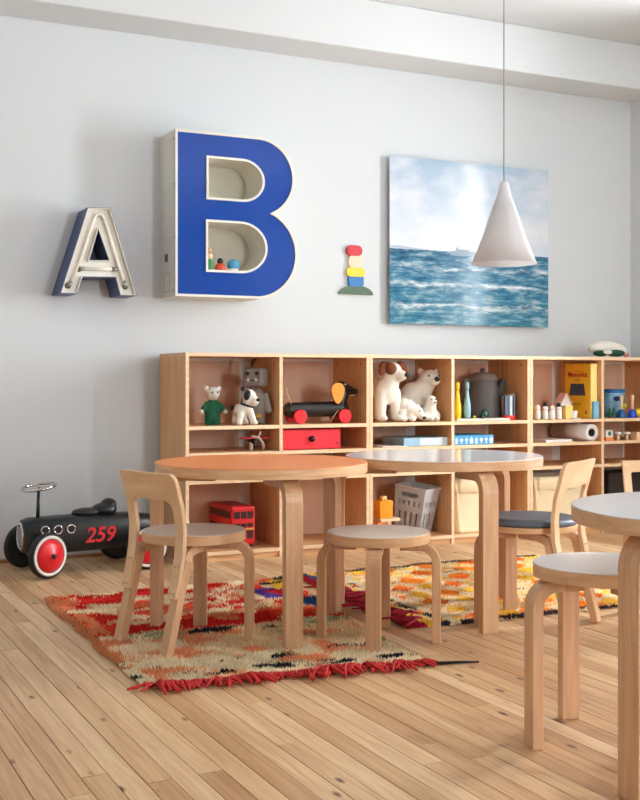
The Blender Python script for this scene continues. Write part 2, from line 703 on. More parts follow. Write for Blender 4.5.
def round_table(label, cx, cy, zt, R, top_mat, legs, rim=0.036):
    t = thing('round_table', label, 'table', (cx, cy, 0), 0, 'low round children tables')
    disc(MB(), R, zt - rim, zt - 0.0025, 96).build('table_rim', RIM_WOOD, t)
    disc(MB(), R - 0.0015, zt - 0.0025, zt, 96).build('table_top', top_mat, t)
    for ang, r in legs:
        l_leg(r, zt - rim, ang, 0.062, 0.036, 0.06, 0.16).build('leg', LEG_WOOD, t, bevel=0.002)
    return t


def stool(label, cx, cy, zt, R, top_mat, rz, rl=0.199):
    t = thing('stool', label, 'stool', (cx, cy, 0), rz, 'low round stools')
    disc(MB(), R, zt - 0.034, zt - 0.002, 64).build('seat_rim', RIM_WOOD, t)
    disc(MB(), R - 0.001, zt - 0.002, zt, 64).build('seat_top', top_mat, t)
    for k in range(4):
        l_leg(rl, zt - 0.034, k * PI / 2, 0.050, 0.029, 0.055, 0.07).build('leg', LEG_WOOD, t, bevel=0.002)
    return t


def child_chair(label, cx, cy, facing, seat_mat, cushion=False, panel=0.092, post=0.045, H=0.59, corner=0.022, fillet=0.03):
    """low chair: disc seat, four bent legs, bent-wood back whose posts run down the rear legs. local +Y is forward"""
    t = thing('child_chair', label, 'chair', (cx, cy, 0.0046), facing - PI / 2, 'low birch chairs')
    zs, R = 0.38, 0.178
    disc(MB(), R, zs - 0.033, zs - (0.012 if cushion else 0.002), 64).build('seat', RIM_WOOD, t)
    if cushion:
        MB().lathe([(R - 0.004, zs - 0.012), (R + 0.001, zs - 0.006), (R + 0.001, zs + 0.004), (R - 0.008, zs + 0.012), (R - 0.03, zs + 0.015)], n=64).build('seat_pad', seat_mat, t)
    else:
        disc(MB(), R - 0.001, zs - 0.002, zs, 64).build('seat_top', seat_mat, t)
    zu = zs - 0.033
    for s in (-1, 1):
        l_leg(0.193, zu, PI / 2 - s * math.radians(47), 0.048, 0.029, 0.055, 0.08).build('leg', LEG_WOOD, t, bevel=0.002)
    W = 0.16
    xc = W - post / 2
    # rear legs: slanted back to the floor, bending forward under the seat
    for s in (-1, 1):
        pts = [(s * xc, -0.212, 0.0), (s * xc, -0.172, 0.16), (s * xc, -0.136, 0.300)]
        for i in range(1, 7):
            a = i / 6
            pts.append((s * xc * (1 - 0.25 * a), -0.136 + 0.008 * a + 0.075 * a * a, 0.300 + (zu - 0.012 - 0.300) * math.sin(a * PI / 2)))
        pts.append((s * xc * 0.6, 0.0, zu - 0.012))
        MB().strip(pts, 0.043, 0.027, (1, 0, 0)).build('leg', LEG_WOOD, t, bevel=0.002)

    def prof(z):      # y of the back's mid plane
        ks = [(0.18, -0.187), (0.26, -0.168), (0.33, -0.155), (0.40, -0.152), (0.47, -0.160), (0.54, -0.178), (H + 0.01, -0.199)]
        for (za, ya), (zb, yb) in zip(ks, ks[1:]):
            if z <= zb:
                f = (z - za) / (zb - za)
                f = f * f * (3 - 2 * f) * 0.4 + f * 0.6
                return ya + (yb - ya) * f
        return ks[-1][1]
    th = 0.014
    mb = MB()

    def sheet(cols):
        nz = 26
        rings = []
        grid = []
        for x_, z0, z1 in cols:
            grid.append([(x_, z0 + (z1 - z0) * j / nz) for j in range(nz + 1)])
        nc = len(grid)
        vs = []
        for side in (-1, 1):
            for colm in grid:
                for x_, z in colm:
                    bow = 0.012 * (1 - (x_ / W) ** 2)
                    vs.append((x_, prof(z) - bow * min(1, max(0, (z - 0.42) / 0.1)) + side * th / 2, z))
        fs = []
        nn = nz + 1
        off = nc * nn
        for i in range(nc - 1):
            for j in range(nz):
                a = i * nn + j
                fs.append((a, a + nn, a + nn + 1, a + 1))
                fs.append((off + a, off + a + 1, off + a + nn + 1, off + a + nn))
        for i in range(nc - 1):
            for j in (0, nz):
                a = i * nn + j
                fs.append((a, a + nn, off + a + nn, off + a))
        for i in (0, nc - 1):
            for j in range(nz):
                a = i * nn + j
                fs.append((a, a + 1, off + a + 1, off + a))
        mb.add(vs, fs)
    xi = W - post
    rf = fillet
    zp = H - panel

    def ztop(x_):
        e = W - abs(x_)
        r = corner
        return H - (r - math.sqrt(max(0, r * r - (r - e) ** 2)) if e < r else 0)

    def zlow(x_):
        e = xi - abs(x_)
        return zp - (rf - math.sqrt(max(0, rf * rf - (rf - e) ** 2)) if e < rf else 0)
    n = 30
    xs = [xi * math.sin(PI / 2 * (2 * i / n - 1)) for i in range(n + 1)]
    sheet([(x_, zlow(x_), ztop(x_)) for x_ in xs])
    xs = [xi + post * (1 - (1 - i / 8) ** 2) for i in range(9)]
    sheet([(x_, 0.185, ztop(x_)) for x_ in xs])
    sheet([(-x_, 0.185, ztop(x_)) for x_ in reversed(xs)])
    bk = mb.build('backrest', wood('birch_ply_back', (212, 172, 130), (228, 192, 152), (8, 60, 8), rough=0.4), t)
    for s in (-1, 1):
        for dz in (0.2, 0.285):
            for dx in (-0.009, 0.009):
                y = prof(dz) - th / 2
                MB().cyl((s * xc + dx, y + 0.001, dz), (s * xc + dx, y - 0.0012, dz), 0.0028, n=8).build('screw', paint('steel_screw', (110, 100, 90), 0.35, metal=0.8), bk)
    return t


def from_lf(lat, fw):
    return lf(lat, fw)


def ang_lf(dl, df):
    x_, y_ = lf(dl, df)
    return math.atan2(y_, x_)


ORANGE_TOP = paint('orange_linoleum', (236, 136, 58), 0.3, var=0.03, scale=8)
BEIGE_TOP = paint('warm_white_linoleum', (214, 206, 196), 0.3, var=0.02, scale=6)
ZT = 0.609


def table_at(label, lat, fw, legs_lf, top, R=0.381, zt=ZT):
    cx, cy = lf(lat, fw)
    legs = [(ang_lf(a, b), math.hypot(a, b)) for a, b in legs_lf]
    return round_table(label, cx, cy, zt, R, top, legs)


table_at('round birch table with an orange top', -0.2105, 4.06, [(0.12, -0.305), (-0.382, 0.045), (0.258, 0.285)], ORANGE_TOP)
table_at('round birch table with a white top, between the orange table and the grey-padded chair', 0.480, 4.395, [(0.12, -0.375), (0.262, 0.225), (-0.402, 0.02)], WHITE_LAM)
table_at('round birch table with a white top, nearest the camera and cut off at the right', 0.966, 2.59, [(-0.292, -0.165), (0.30, -0.16), (0.0, 0.33)], WHITE_LAM)

cx, cy = lf(0.2026, 3.905)
st_dir = ang_lf(*(lambda p, q: (p[0] - q[0], p[1] - q[1]))((0.405, 3.86), (0.0, 3.96)))
stool('low round birch stool with a beige top, at the edge of the red rug', cx, cy, 0.378, 0.178, BEIGE_TOP, st_dir + math.radians(6))
cx, cy = lf(0.712, 2.822)
a2 = ang_lf(0.525 - 0.715, 2.79 - 2.813)
stool('tall round birch stool with a white top, beside the nearest white table', cx, cy, 0.444, 0.178, WHITE_LAM, a2 + math.radians(8), rl=0.194)

cx, cy = lf(-0.435, 3.90)
child_chair('low birch chair with a plain pale seat, on the red rug at the orange table', cx, cy, ang_lf(0.737, 0.676), BEIGE_TOP)
GREY_PAD = paint('blue_grey_leather', (84, 92, 102), 0.42, var=0.06)
cx, cy = lf(0.772, 4.185)
child_chair('low birch chair with a blue-grey padded seat, on the orange rug', cx, cy, ang_lf(-0.85, 0.53), GREY_PAD, cushion=True, H=0.605)
cx, cy = lf(1.33, 4.16)
child_chair('low birch chair at the right edge, only its back rail and post showing', cx, cy, ang_lf(0.05, -1.0), BEIGE_TOP, panel=0.042, post=0.030, H=0.585, corner=0.005, fillet=0.008)

# ================================================================== rugs
CM = {}
WOOL = None


def wool():
    m, nt, b = new_mat('dyed_wool')
    a = N(nt, 'ShaderNodeAttribute', attribute_name='Col')
    nt.links.new(a.outputs['Color'], b.inputs['Base Color'])
    b.inputs['Roughness'].default_value = 0.95
    b.inputs['Specular IOR Level'].default_value = 0.15
    return m


WOOL = wool()


class VNoise:
    def __init__(self, seed):
        self.t = np.random.default_rng(seed).random((64, 64))

    def __call__(self, x, y):
        xi, yi = np.floor(x).astype(int), np.floor(y).astype(int)
        fx, fy = x - xi, y - yi
        fx, fy = fx * fx * (3 - 2 * fx), fy * fy * (3 - 2 * fy)
        g = lambda a, b: self.t[a % 64, b % 64]
        return (g(xi, yi) * (1 - fx) + g(xi + 1, yi) * fx) * (1 - fy) + (g(xi, yi + 1) * (1 - fx) + g(xi + 1, yi + 1) * fx) * fy


def quad(c, s, t):
    (a, b, d, e) = [np.array(p) for p in c]       # NL, NR, FR, FL
    s, t = s[:, None], t[:, None]
    return a * (1 - s) * (1 - t) + b * s * (1 - t) + d * s * t + e * (1 - s) * t


def rug(name, label, corners, pattern, seed, pile=0.018, step=0.0062):
    r = np.random.default_rng(seed)
    wN, wT = VNoise(seed + 1), VNoise(seed + 2)
    L1 = np.linalg.norm(np.array(corners[1]) - np.array(corners[0]))
    L2 = np.linalg.norm(np.array(corners[3]) - np.array(corners[0]))
    n1, n2 = int(L1 / step), int(L2 / step)
    root = thing(name, label, 'rug', (corners[0][0], corners[0][1], 0))
    ox, oy = corners[0]

    def edge_w(s, t):
        s2 = s + (wN(t * 9, s * 0 + 3) - 0.5) * 0.022 + (wN(t * 31, s * 0 + 9) - 0.5) * 0.012
        t2 = t + (wT(s * 8, t * 0 + 5) - 0.5) * 0.018
        return s2, t2
    # backing
    g1, g2 = 40, 48
    ss, tt = np.meshgrid(np.linspace(0.004, 0.996, g1), np.linspace(0.004, 0.996, g2), indexing='ij')
    s2, t2 = edge_w(ss.ravel(), tt.ravel())
    p = quad(corners, s2, t2)
    z = 0.0045 + 0.0 * p[:, 0]
    vs = [(q[0] - ox, q[1] - oy, zz) for q, zz in zip(p, z)] + [(q[0] - ox, q[1] - oy, 0.0006) for q in p]
    fs = []
    nv = len(p)
    for i in range(g1 - 1):
        for j in range(g2 - 1):
            a = i * g2 + j
            fs.append((a, a + g2, a + g2 + 1, a + 1))
    border = [i * g2 for i in range(g1)] + [(g1 - 1) * g2 + j for j in range(1, g2)] + [i * g2 + g2 - 1 for i in range(g1 - 2, -1, -1)] + [j for j in range(g2 - 2, 0, -1)]
    for k in range(len(border)):
        a, b = border[k], border[(k + 1) % len(border)]
        fs.append((a, b, nv + b, nv + a))
    MB().add(vs, fs).build('backing', paint('rug_backing', (196, 170, 132), 0.95), root)
    # pile tufts
    ss, tt = np.meshgrid((np.arange(n1) + 0.5) / n1, (np.arange(n2) + 0.5) / n2, indexing='ij')
    s = ss.ravel() + r.uniform(-0.5, 0.5, n1 * n2) / n1
    t = tt.ravel() + r.uniform(-0.5, 0.5, n1 * n2) / n2
    colr = pattern(s, t, r)
    s2, t2 = edge_w(s, t)
    p = quad(corners, s2, t2) - np.array([ox, oy])
    n = len(p)
    rad = r.uniform(0.0032, 0.0052, n)
    hgt = pile * r.uniform(0.65, 1.2, n) * (0.75 + 0.5 * wN(s * 14, t * 14))
    a0 = r.uniform(0, 2 * PI, n)
    lean_a = 2 * PI * wT(s * 6 + 11, t * 6 + 7) * 2 + r.normal(0, 0.6, n)
    lean = r.uniform(0.3, 1.0, n) * pile * 0.8
    V = np.zeros((n, 4, 3))
    for k in range(3):
        V[:, k, 0] = p[:, 0] + rad * np.cos(a0 + k * 2 * PI / 3)
        V[:, k, 1] = p[:, 1] + rad * np.sin(a0 + k * 2 * PI / 3)
        V[:, k, 2] = 0.004
    V[:, 3, 0] = p[:, 0] + lean * np.cos(lean_a)
    V[:, 3, 1] = p[:, 1] + lean * np.sin(lean_a)
    V[:, 3, 2] = 0.004 + hgt
    me = bpy.data.meshes.new('wool_pile')
    me.vertices.add(n * 4)
    me.vertices.foreach_set('co', V.ravel())
    base = np.arange(n)[:, None] * 4
    F = np.concatenate([base + np.array(f) for f in ((0, 1, 3), (1, 2, 3), (2, 0, 3))], 1).reshape(-1)
    me.loops.add(len(F))
    me.loops.foreach_set('vertex_index', F)
    me.polygons.add(n * 3)
    me.polygons.foreach_set('loop_start', np.arange(n * 3) * 3)
    me.polygons.foreach_set('loop_total', np.full(n * 3, 3))
    me.update(calc_edges=True)
    at = me.color_attributes.new('Col', 'FLOAT_COLOR', 'POINT')
    cc = colr * r.uniform(0.98, 1.22, (n, 1))
    C4 = np.ones((n, 4, 4))
    C4[:, :, :3] = np.clip(cc, 0, 1)[:, None, :]
    at.data.foreach_set('color', C4.ravel())
    o = link('wool_pile', me, WOOL, root)
    o['kind'] = 'stuff'
    return root


def L3(*c):
    return np.array(lin(*c)[:3])


CREAM, PALE, ROSE, REDW, DKRED = L3(236, 212, 172), L3(226, 196, 150), L3(222, 134, 90), L3(206, 40, 30), L3(150, 16, 30)
BLK, GRN, PURP, ORNG, YEL, BLU, MAG = L3(30, 34, 40), L3(150, 148, 108), L3(92, 62, 150), L3(238, 132, 36), L3(236, 184, 60), L3(32, 72, 112), L3(168, 20, 52)


def pat_red(s, t, r):
    a, b, c, d = VNoise(21), VNoise(22), VNoise(23), VNoise(24)
    j = (r.random(len(s)) - 0.5)
    n1 = a(s * 7, t * 9) + 0.22 * j
    n2 = b(s * 12, t * 18) + 0.26 * j
    n3 = c(s * 9, t * 22) + 0.14 * j
    n4 = d(s * 5, t * 6)
    col = np.where((n4 > 0.5)[:, None], CREAM, PALE)

    def put(mask, cc):
        col[mask] = cc
    put(n2 > 0.54, L3(228, 164, 120))
    put(n2 > 0.68, ROSE)
    put((n1 > 0.78) & (t < 0.6), GRN)
    far = t > (0.50 + 0.10 * (n1 - 0.5))
    put(far & (n1 > 0.42), ROSE * 0.9)
    put(far & (n2 > 0.40), REDW)
    put(far & (n2 > 0.40) & (n1 > 0.55), L3(222, 74, 48))
    put(far & (n3 > 0.74), CREAM)
    put((t > 0.46) & (t < 0.57) & (n3 > 0.35), L3(196, 34, 30))
    # left border
    lb = (s < 0.075 + 0.03 * n1)
    put(lb & (n2 > 0.56), ROSE)
    put((s < 0.03), L3(196, 120, 78))
    # near band: cream with black marks
    nb = t < 0.20
    put(nb & (n2 < 0.55), L3(228, 208, 170))
    put((t > 0.12) & (t < 0.2) & (n3 > 0.70), BLK)
    put((t > 0.05) & (t < 0.085) & (c(s * 16 + 5, t * 44) > 0.55), BLK)
    put((t > 0.09) & (t < 0.14) & (n2 > 0.60), ROSE)
    put(t < 0.022, L3(176, 34, 34))
    # far right: purple patch, dark and yellow
    put((s > 0.80) & (s < 0.95) & (t > 0.72) & (t < 0.86) & (n3 > 0.3), PURP)
    put((s > 0.9) & (t > 0.84) & (n3 > 0.35), YEL)
    put((s > 0.86) & (t > 0.92) & (n3 > 0.45), BLK)
    put((s > 0.9) & (t > 0.50) & (t < 0.70) & (n3 > 0.4), BLU)
    put((s > 0.35) & (s < 0.7) & (t > 0.40) & (t < 0.455) & (n3 > 0.55), BLK)
    return col


def pat_orange(s, t, r):
    a, b, c = VNoise(31), VNoise(32), VNoise(33)
    j = (r.random(len(s)) - 0.5)
    n1 = a(s * 10, t * 9) + 0.3 * j
    n3 = c(s * 16, t * 40) + 0.2 * j
    col = np.repeat(L3(228, 200, 156)[None], len(s), 0)

    def put(mask, cc):
        col[mask] = cc
    u, v = s * 11, t * 8.0
    cell = (np.floor(u) + np.floor(v)) % 2
    fx, fy = np.abs(u % 1 - 0.5), np.abs(v % 1 - 0.5)
    dia = (fx + fy + 0.40 * (n1 - 0.5)) < 0.56
    put(dia & (cell == 0), ORNG)
    put(dia & (cell == 1) & (n1 > 0.40), YEL)
    put(dia & (cell == 0) & (n1 > 0.62), L3(226, 92, 30))
    put((n3 > 0.86) & (n1 < 0.5), L3(104, 70, 74))
    put((n3 < 0.2), L3(226, 150, 70))
    put((t < 0.035) & (n3 > 0.35), L3(56, 40, 46))
    put((t > 0.97), L3(60, 44, 44))
    # left end: dark, yellow and blue stripes
    put((s < 0.15) & (s > 0.12), L3(216, 196, 160))
    put((s < 0.12) & (s > 0.095) & (n3 > 0.5), BLK)
    put((s < 0.085) & (s > 0.05), YEL)
    put((s < 0.06) & (t > 0.5) & (n1 > 0.4), BLU)
    put((s < 0.055) & (t < 0.55), MAG)
    put((s < 0.03), DKRED)
    put((s > 0.80) & (s < 0.83) & (t > 0.25) & (t < 0.4), MAG)
    return col


RUG1 = [(0.99, 3.16), (1.875, 3.05), (2.10, 4.66), (1.01, 4.63)]
RUG2 = [(2.085, 3.50), (3.52, 3.47), (3.52, 4.70), (2.15, 4.68)]
rug1 = rug('wool_rug', 'shaggy red and cream wool rug with a red fringe, under the orange table', RUG1, pat_red, 40, pile=0.013)
rug2 = rug('wool_rug', 'shaggy orange and cream checked wool rug, under the white table', RUG2, pat_orange, 50, pile=0.0125)


def tassel_mesh(seed, L=0.055):
    r = random.Random(seed)
    mb = MB()
    for k in range(5):
        a = r.uniform(-0.9, 0.9)
        ln = L * r.uniform(0.6, 1.3)
        pts = [(r.uniform(-0.006, 0.006), 0.012, 0.012)]
        for i in range(1, 5):
            f = i / 4
            pts.append((pts[0][0] + math.sin(a) * ln * f + r.uniform(-0.004, 0.004), 0.01 - ln * f, 0.013 * (1 - f) + 0.0055 + r.uniform(0, 0.004)))
        mb.tube(pts, [0.005, 0.0042, 0.004, 0.0038, 0.0026], n=6)
    return mb.mesh('tassel')


FR_RED = paint('red_fringe_wool', (184, 38, 36), 0.95, var=0.25, scale=60)
FR_MAG = paint('crimson_fringe_wool', (150, 20, 44), 0.95, var=0.3, scale=60)
tms = []
for mt, L in ((FR_RED, 0.055), (FR_MAG, 0.085)):
    g = []
    for k in range(4):
        me = tassel_mesh(k * 3 + int(L * 1000), L)
        me.materials.append(mt)
        g.append(me)
    tms.append(g)
for k in range(44):
    f = (k + 0.5) / 44
    x_ = (RUG1[1][0] - RUG1[0][0]) * f
    y_ = (RUG1[1][1] - RUG1[0][1]) * f
    o = link('tassel', tms[0][k % 4], None, rug1)
    o.location = (x_ + random.uniform(-0.006, 0.006), y_ + 0.004 + random.uniform(-0.008, 0.008), random.uniform(0, 0.003))
    o.rotation_euler = (0, 0, math.atan2(RUG1[1][1] - RUG1[0][1], RUG1[1][0] - RUG1[0][0]) + random.uniform(-0.75, 0.75))
    o.scale = [random.uniform(0.65, 1.35)] * 3
MB().tube([(0.87, -0.112, 0.006), (0.92, -0.132, 0.008), (0.98, -0.14, 0.006), (1.045, -0.162, 0.005)], [0.006, 0.006, 0.005, 0.003], n=6).build('loose_yarn', paint('black_wool', (34, 28, 30), 0.95), rug1)
for k in range(26):
    f = (k + 0.5) / 26 * 0.62
    o = link('tassel', tms[1][k % 4], None, rug2)
    o.location = ((RUG2[3][0] - RUG2[0][0]) * f + random.uniform(-0.01, 0.04), (RUG2[3][1] - RUG2[0][1]) * f, 0.018 + random.uniform(0, 0.022))
    o.rotation_euler = (random.uniform(-0.1, 0.1), 0, -PI / 2 + random.uniform(-0.7, 0.7))
    o.scale = [random.uniform(0.9, 1.3)] * 3

# ================================================================== on the wall
# ---- letter B
BN = 5.445                          # front plane


def PB(px, py):
    u, z = onN(px, py, BN)
    return u, z


bx0, bz1 = PB(175.0, 128.5)
bz0 = PB(175.0, 296.0)[1]
bw_lo = PB(297.3, 252)[0] - bx0
bw_up = PB(294.4, 182)[0] - bx0
BH = bz1 - bz0
zwaist = PB(274.5, 213.5)[1] - bz0


def b_outer(m=0.0):
    """outline of the letter, m metres inside the edge; a from the left edge, b from the foot"""
    r_up, r_lo = (BH - zwaist) / 2 + 0.012, zwaist / 2 + 0.012
    cu, cl = BH - r_up, r_lo
    pts = [(m, m)]
    lo = arc(bw_lo - r_lo, cl, r_lo - m, -90, 90, 44)
    up = arc(bw_up - r_up, cu, r_up - m, -90, 90, 44)
    # cut both arcs where they cross at the waist
    best = None
    for i, p in enumerate(lo):
        for j, q in enumerate(up):
            if p[1] > cl and q[1] < cu:
                d = math.hypot(p[0] - q[0], p[1] - q[1])
                if best is None or d < best[0]:
                    best = (d, i, j)
    _, i, j = best
    return pts + lo[:i + 1] + up[j + 1:] + [(m, BH - m)]


def d_hole(x0, y0, x1, y1, grow=0.0):
    x0, y0, x1, y1 = x0 - grow, y0 - grow, x1 + grow, y1 + grow
    h = (y1 - y0) / 2
    rx = min(x1 - x0 - 0.02, h * 1.12)
    return [(x0, y0)] + arc(x1 - rx, y0 + h, rx, -90, 90, 20, ry=h) + [(x0, y1)]


def hole_px(l, t, r_, b):
    a = PB(l, (t + b) / 2)[0] - bx0
    c = PB(r_, (t + b) / 2)[0] - bx0
    return a, PB(l, b)[1] - bz0, c, PB(l, t)[1] - bz0


H1 = hole_px(208.6, 158.0, 262.5, 197.0)
H2 = hole_px(208.0, 221.7, 265.3, 269.5)
tB = thing('letter_sign', 'large blue-faced sign letter B with off-white sides, fixed to the wall', 'sign', (bx0, WY, bz0))
dep = WY - BN - 0.002
AGED = paint('aged_white_enamel', (220, 217, 205), 0.4, var=0.10, scale=5)
INNER = paint('cream_inner_tin', (206, 202, 186), 0.55, var=0.07, scale=6)
BLUE = paint('blue_acrylic', (0, 60, 150), 0.12, var=0.04, scale=4, coat=0.0)
fB = lambda a, b, d: (a, -d, b)
ob = b_outer()
MB().prism(ob, [b_outer(0.006)[::-1]], 0.0, dep, fB).build('side_casing', AGED, tB)
MB().prism(b_outer(0.006), [], 0.0, 0.012, fB).build('back_plate', INNER, tB)
for i, h in enumerate((H1, H2)):
    MB().prism(d_hole(*h, grow=0.012), [d_hole(*h)], 0.012, dep + 0.006, fB).build('counter_lining', AGED, tB)
MB().prism(b_outer(0.012), [d_hole(*H1, grow=0.012), d_hole(*H2, grow=0.012)], dep - 0.012, dep, fB).build('blue_face', BLUE, tB, label='glossy blue acrylic face')
MB().prism(ob, [b_outer(0.013)], dep - 0.006, dep + 0.006, fB).build('edge_trim', AGED, tB, bevel=0.0015)
for zz in (0.03, 0.30, 0.57, 0.80):
    MB().cyl((-0.003, -dep + 0.02, zz), (0.001, -dep + 0.02, zz), 0.004, n=10).build('rivet', paint('rust_spot', (98, 74, 54), 0.7), tB)
MB().box(-0.0012, 0.0, -dep + 0.11, -dep + 0.16, 0.185, 0.225).build('maker_plate', paint('dull_steel', (110, 108, 104), 0.5, metal=0.6), tB)
MB().prism(rrect(0.02, 0.115, 0.03, 0.125, 0.004), [rrect(0.023, 0.112, 0.033, 0.122, 0.003)], -0.0008, 0.0006, lambda a, b, d: (-0.0008 - d * 0, -dep + 0.06 + a, b) if d < 0 else (0.0006, -dep + 0.06 + a, b)).build('access_hatch', paint('hatch_line', (150, 146, 138), 0.6), tB)

# little figures on the sill of the lower opening
fz = bz0 + H2[1] + 0.001
fx = bx0 + H2[0]
g = thing('figurine', 'tiny green figurine with a pale head, inside the lower opening of the letter B', 'figurine', (fx + 0.035, BN + 0.07, fz), 0, 'figurines in the letter B')
MB().lathe([(0.017, 0), (0.02, 0.01), (0.016, 0.05), (0.009, 0.062)], n=20).build('body', paint('green_enamel', (40, 124, 58), 0.35), g)
MB().ell((0, 0, 0.078), (0.017, 0.017, 0.02)).build('head', paint('peach_enamel', (226, 186, 150), 0.4), g)
MB().lathe([(0.018, 0.088), (0.016, 0.1), (0.006, 0.12), (0.002, 0.124)], n=20).build('cap', paint('tan_enamel', (190, 156, 118), 0.5), g)
g = thing('figurine', 'tiny orange figurine with a black top, inside the lower opening of the letter B', 'figurine', (fx + 0.092, BN + 0.065, fz), 0, 'figurines in the letter B')
MB().lathe([(0.026, 0), (0.03, 0.012), (0.024, 0.032), (0.012, 0.04)], n=20).build('body', paint('orange_enamel', (214, 74, 44), 0.35), g)
MB().ell((0, 0, 0.052), (0.017, 0.017, 0.017)).build('head', paint('black_enamel', (28, 26, 26), 0.35), g)
g = thing('snow_globe', 'small blue snow globe inside the lower opening of the letter B', 'snow globe', (fx + 0.165, BN + 0.065, fz), 0, 'figurines in the letter B')
MB().lathe([(0.03, 0), (0.031, 0.008), (0.025, 0.016)], n=24).build('base', WHITE_GLOSS, g)
MB().ell((0, 0, 0.036), (0.033, 0.033, 0.031)).build('globe', paint('blue_glass_dome', (70, 156, 196), 0.1, var=0.25, scale=40), g)

# ---- letter A: open channel letter with unlit tubes
AN = 5.488
pa = [(60.3, 293.3), (77.3, 293.0), (83.0, 277.0), (115.6, 277.4), (120.4, 294.2), (137.1, 293.3), (110.6, 207.4), (87.8, 207.2)]
pA = [onN(x_, y_, AN) for x_, y_ in pa]
ax0, az0 = pA[0][0], min(p[1] for p in pA)
pA = [(a - ax0, b - az0) for a, b in pA]
pA[0] = (pA[0][0], 0.0); pA[1] = (pA[1][0], 0.0); pA[4] = (pA[4][0], 0.0); pA[5] = (pA[5][0], 0.0)
ha = [(a - ax0, b - az0) for a, b in [onN(x_, y_, AN) for x_, y_ in ((89.8, 259.8), (108.7, 259.8), (98.4, 229.9))]]


def inset(poly, d):
    out = []
    n = len(poly)
    area = sum(poly[i][0] * poly[(i + 1) % n][1] - poly[(i + 1) % n][0] * poly[i][1] for i in range(n))
    sg = 1 if area > 0 else -1
    for i in range(n):
        p, q, r_ = Vector(poly[i - 1]), Vector(poly[i]), Vector(poly[(i + 1) % n])
        e1, e2 = (q - p).normalized(), (r_ - q).normalized()
        n1, n2 = Vector((-e1.y, e1.x)) * sg, Vector((-e2.y, e2.x)) * sg
        k = 1 + n1.dot(n2)
        v = q + (n1 + n2) / max(k, 0.3) * d
        out.append((v.x, v.y))
    return out


tA = thing('letter_sign', 'small open sign letter A with dark blue sides and bare tubes, fixed to the wall', 'sign', (ax0, WY, az0))
depA = WY - AN - 0.002
NAVY = paint('chipped_navy_enamel', (42, 60, 108), 0.4, var=0.18, scale=18)
CREAMT = paint('worn_cream_tin', (228, 225, 216), 0.4, var=0.06, scale=14)
MB().prism(pA, [inset(pA, 0.003)], 0.0, depA, fB).build('side_casing', NAVY, tA, label='dark blue outer side casing')
MB().prism(inset(ha, -0.003), [ha], 0.0, depA, fB).build('counter_casing', NAVY, tA)
MB().prism(inset(pA, 0.003), [inset(pA, 0.0055)], 0.02, depA + 0.002, fB).build('inner_lining', CREAMT, tA)
MB().prism(inset(ha, -0.006), [inset(ha, -0.003)], 0.02, depA + 0.002, fB).build('counter_lining', CREAMT, tA)
MB().prism(inset(pA, 0.0055), [inset(ha, -0.006)], depA - 0.034, depA - 0.030, fB).build('tray', CREAMT, tA)


def qa(px, py):
    u, z = onN(px, py, AN + 0.014)
    return (u - ax0, -(depA - 0.014), z - az0)


TUBE = paint('unlit_glass_tube', (226, 222, 208), 0.2, var=0.04)
pts = [qa(70.5, 284), qa(82, 256), qa(94.0, 218.5), qa(96.5, 214.7), qa(99.5, 214.0), qa(102.5, 215.6), qa(105, 220), qa(116, 257), qa(125, 285.5)]
MB().tube(pts, 0.0085, n=12).build('neon_tube', TUBE, tA, label='bent unlit tube')
MB().tube([qa(80, 268.6), qa(116, 269.2)], 0.0095, n=12).build('neon_tube', TUBE, tA)
for px, py, qx, qy in ((71.3, 281.5, 68.3, 286.5), (123.3, 281, 127, 287.5), (84, 268.6, 78.5, 268.6), (112, 269.2, 117.5, 269.2)):
    MB().cyl(qa(px, py), qa(qx, qy), 0.0105, n=14).build('electrode_cap', paint('electrode_tin', (150, 146, 138), 0.3, metal=0.7), tA)
for px, py in ((68.6, 285.4), (126.0, 286.4), (79.6, 268.6)):
    a, b, c = qa(px, py)
    MB().torus((a, -(depA - 0.0285), c), 0.012, 0.003, (0, 1, 0), 20, 8).build('grommet', BLACK, tA)

# ---- plain painted plaque (stands in for a cut-out figure)
PN = WY - 0.012
px0 = U(339.0, PN)
pz0 = Zp(356, 294.5, PN)
tP = thing('wall_plaque', 'small painted wooden cut-out plaque in red, yellow, blue and green, on the wall', 'plaque', ((U(339, PN) + U(373, PN)) / 2, PN, pz0))
pw = (U(373, PN) - U(339, PN)) / 2
fP = lambda a, b, d: (a, -d, b)
MB().prism([(-pw, 0), (pw, 0)] + arc(0, 0.0, pw, 8, 172, 18, ry=0.052)[:], [], -0.011, 0.004, fP).build('base', paint('mossy_green_paint', (72, 96, 70), 0.5, var=0.35, scale=30), tP, bevel=0.001)
MB().prism(rrect(-0.05, 0.046, 0.045, 0.112, 0.018), [], -0.011, 0.007, fP).build('blue_block', paint('blue_paint', (34, 112, 176), 0.5), tP, bevel=0.001)
MB().prism(rrect(-0.062, 0.052, 0.100, 0.152, 0.022), [], -0.011, 0.009, fP).build('yellow_block', paint('yellow_paint', (236, 202, 46), 0.5), tP, bevel=0.001)
MB().prism(arc(-0.004, 0.185, 0.046, 0, 360, 28)[:-1], [], -0.011, 0.007, fP).build('pale_disc', paint('pale_peach_paint', (236, 206, 178), 0.5), tP, bevel=0.001)
MB().prism(rrect(-0.062, 0.036, 0.218, 0.278, 0.028), [], -0.011, 0.010, fP).build('red_block', paint('red_paint', (196, 34, 40), 0.5), tP, bevel=0.001)


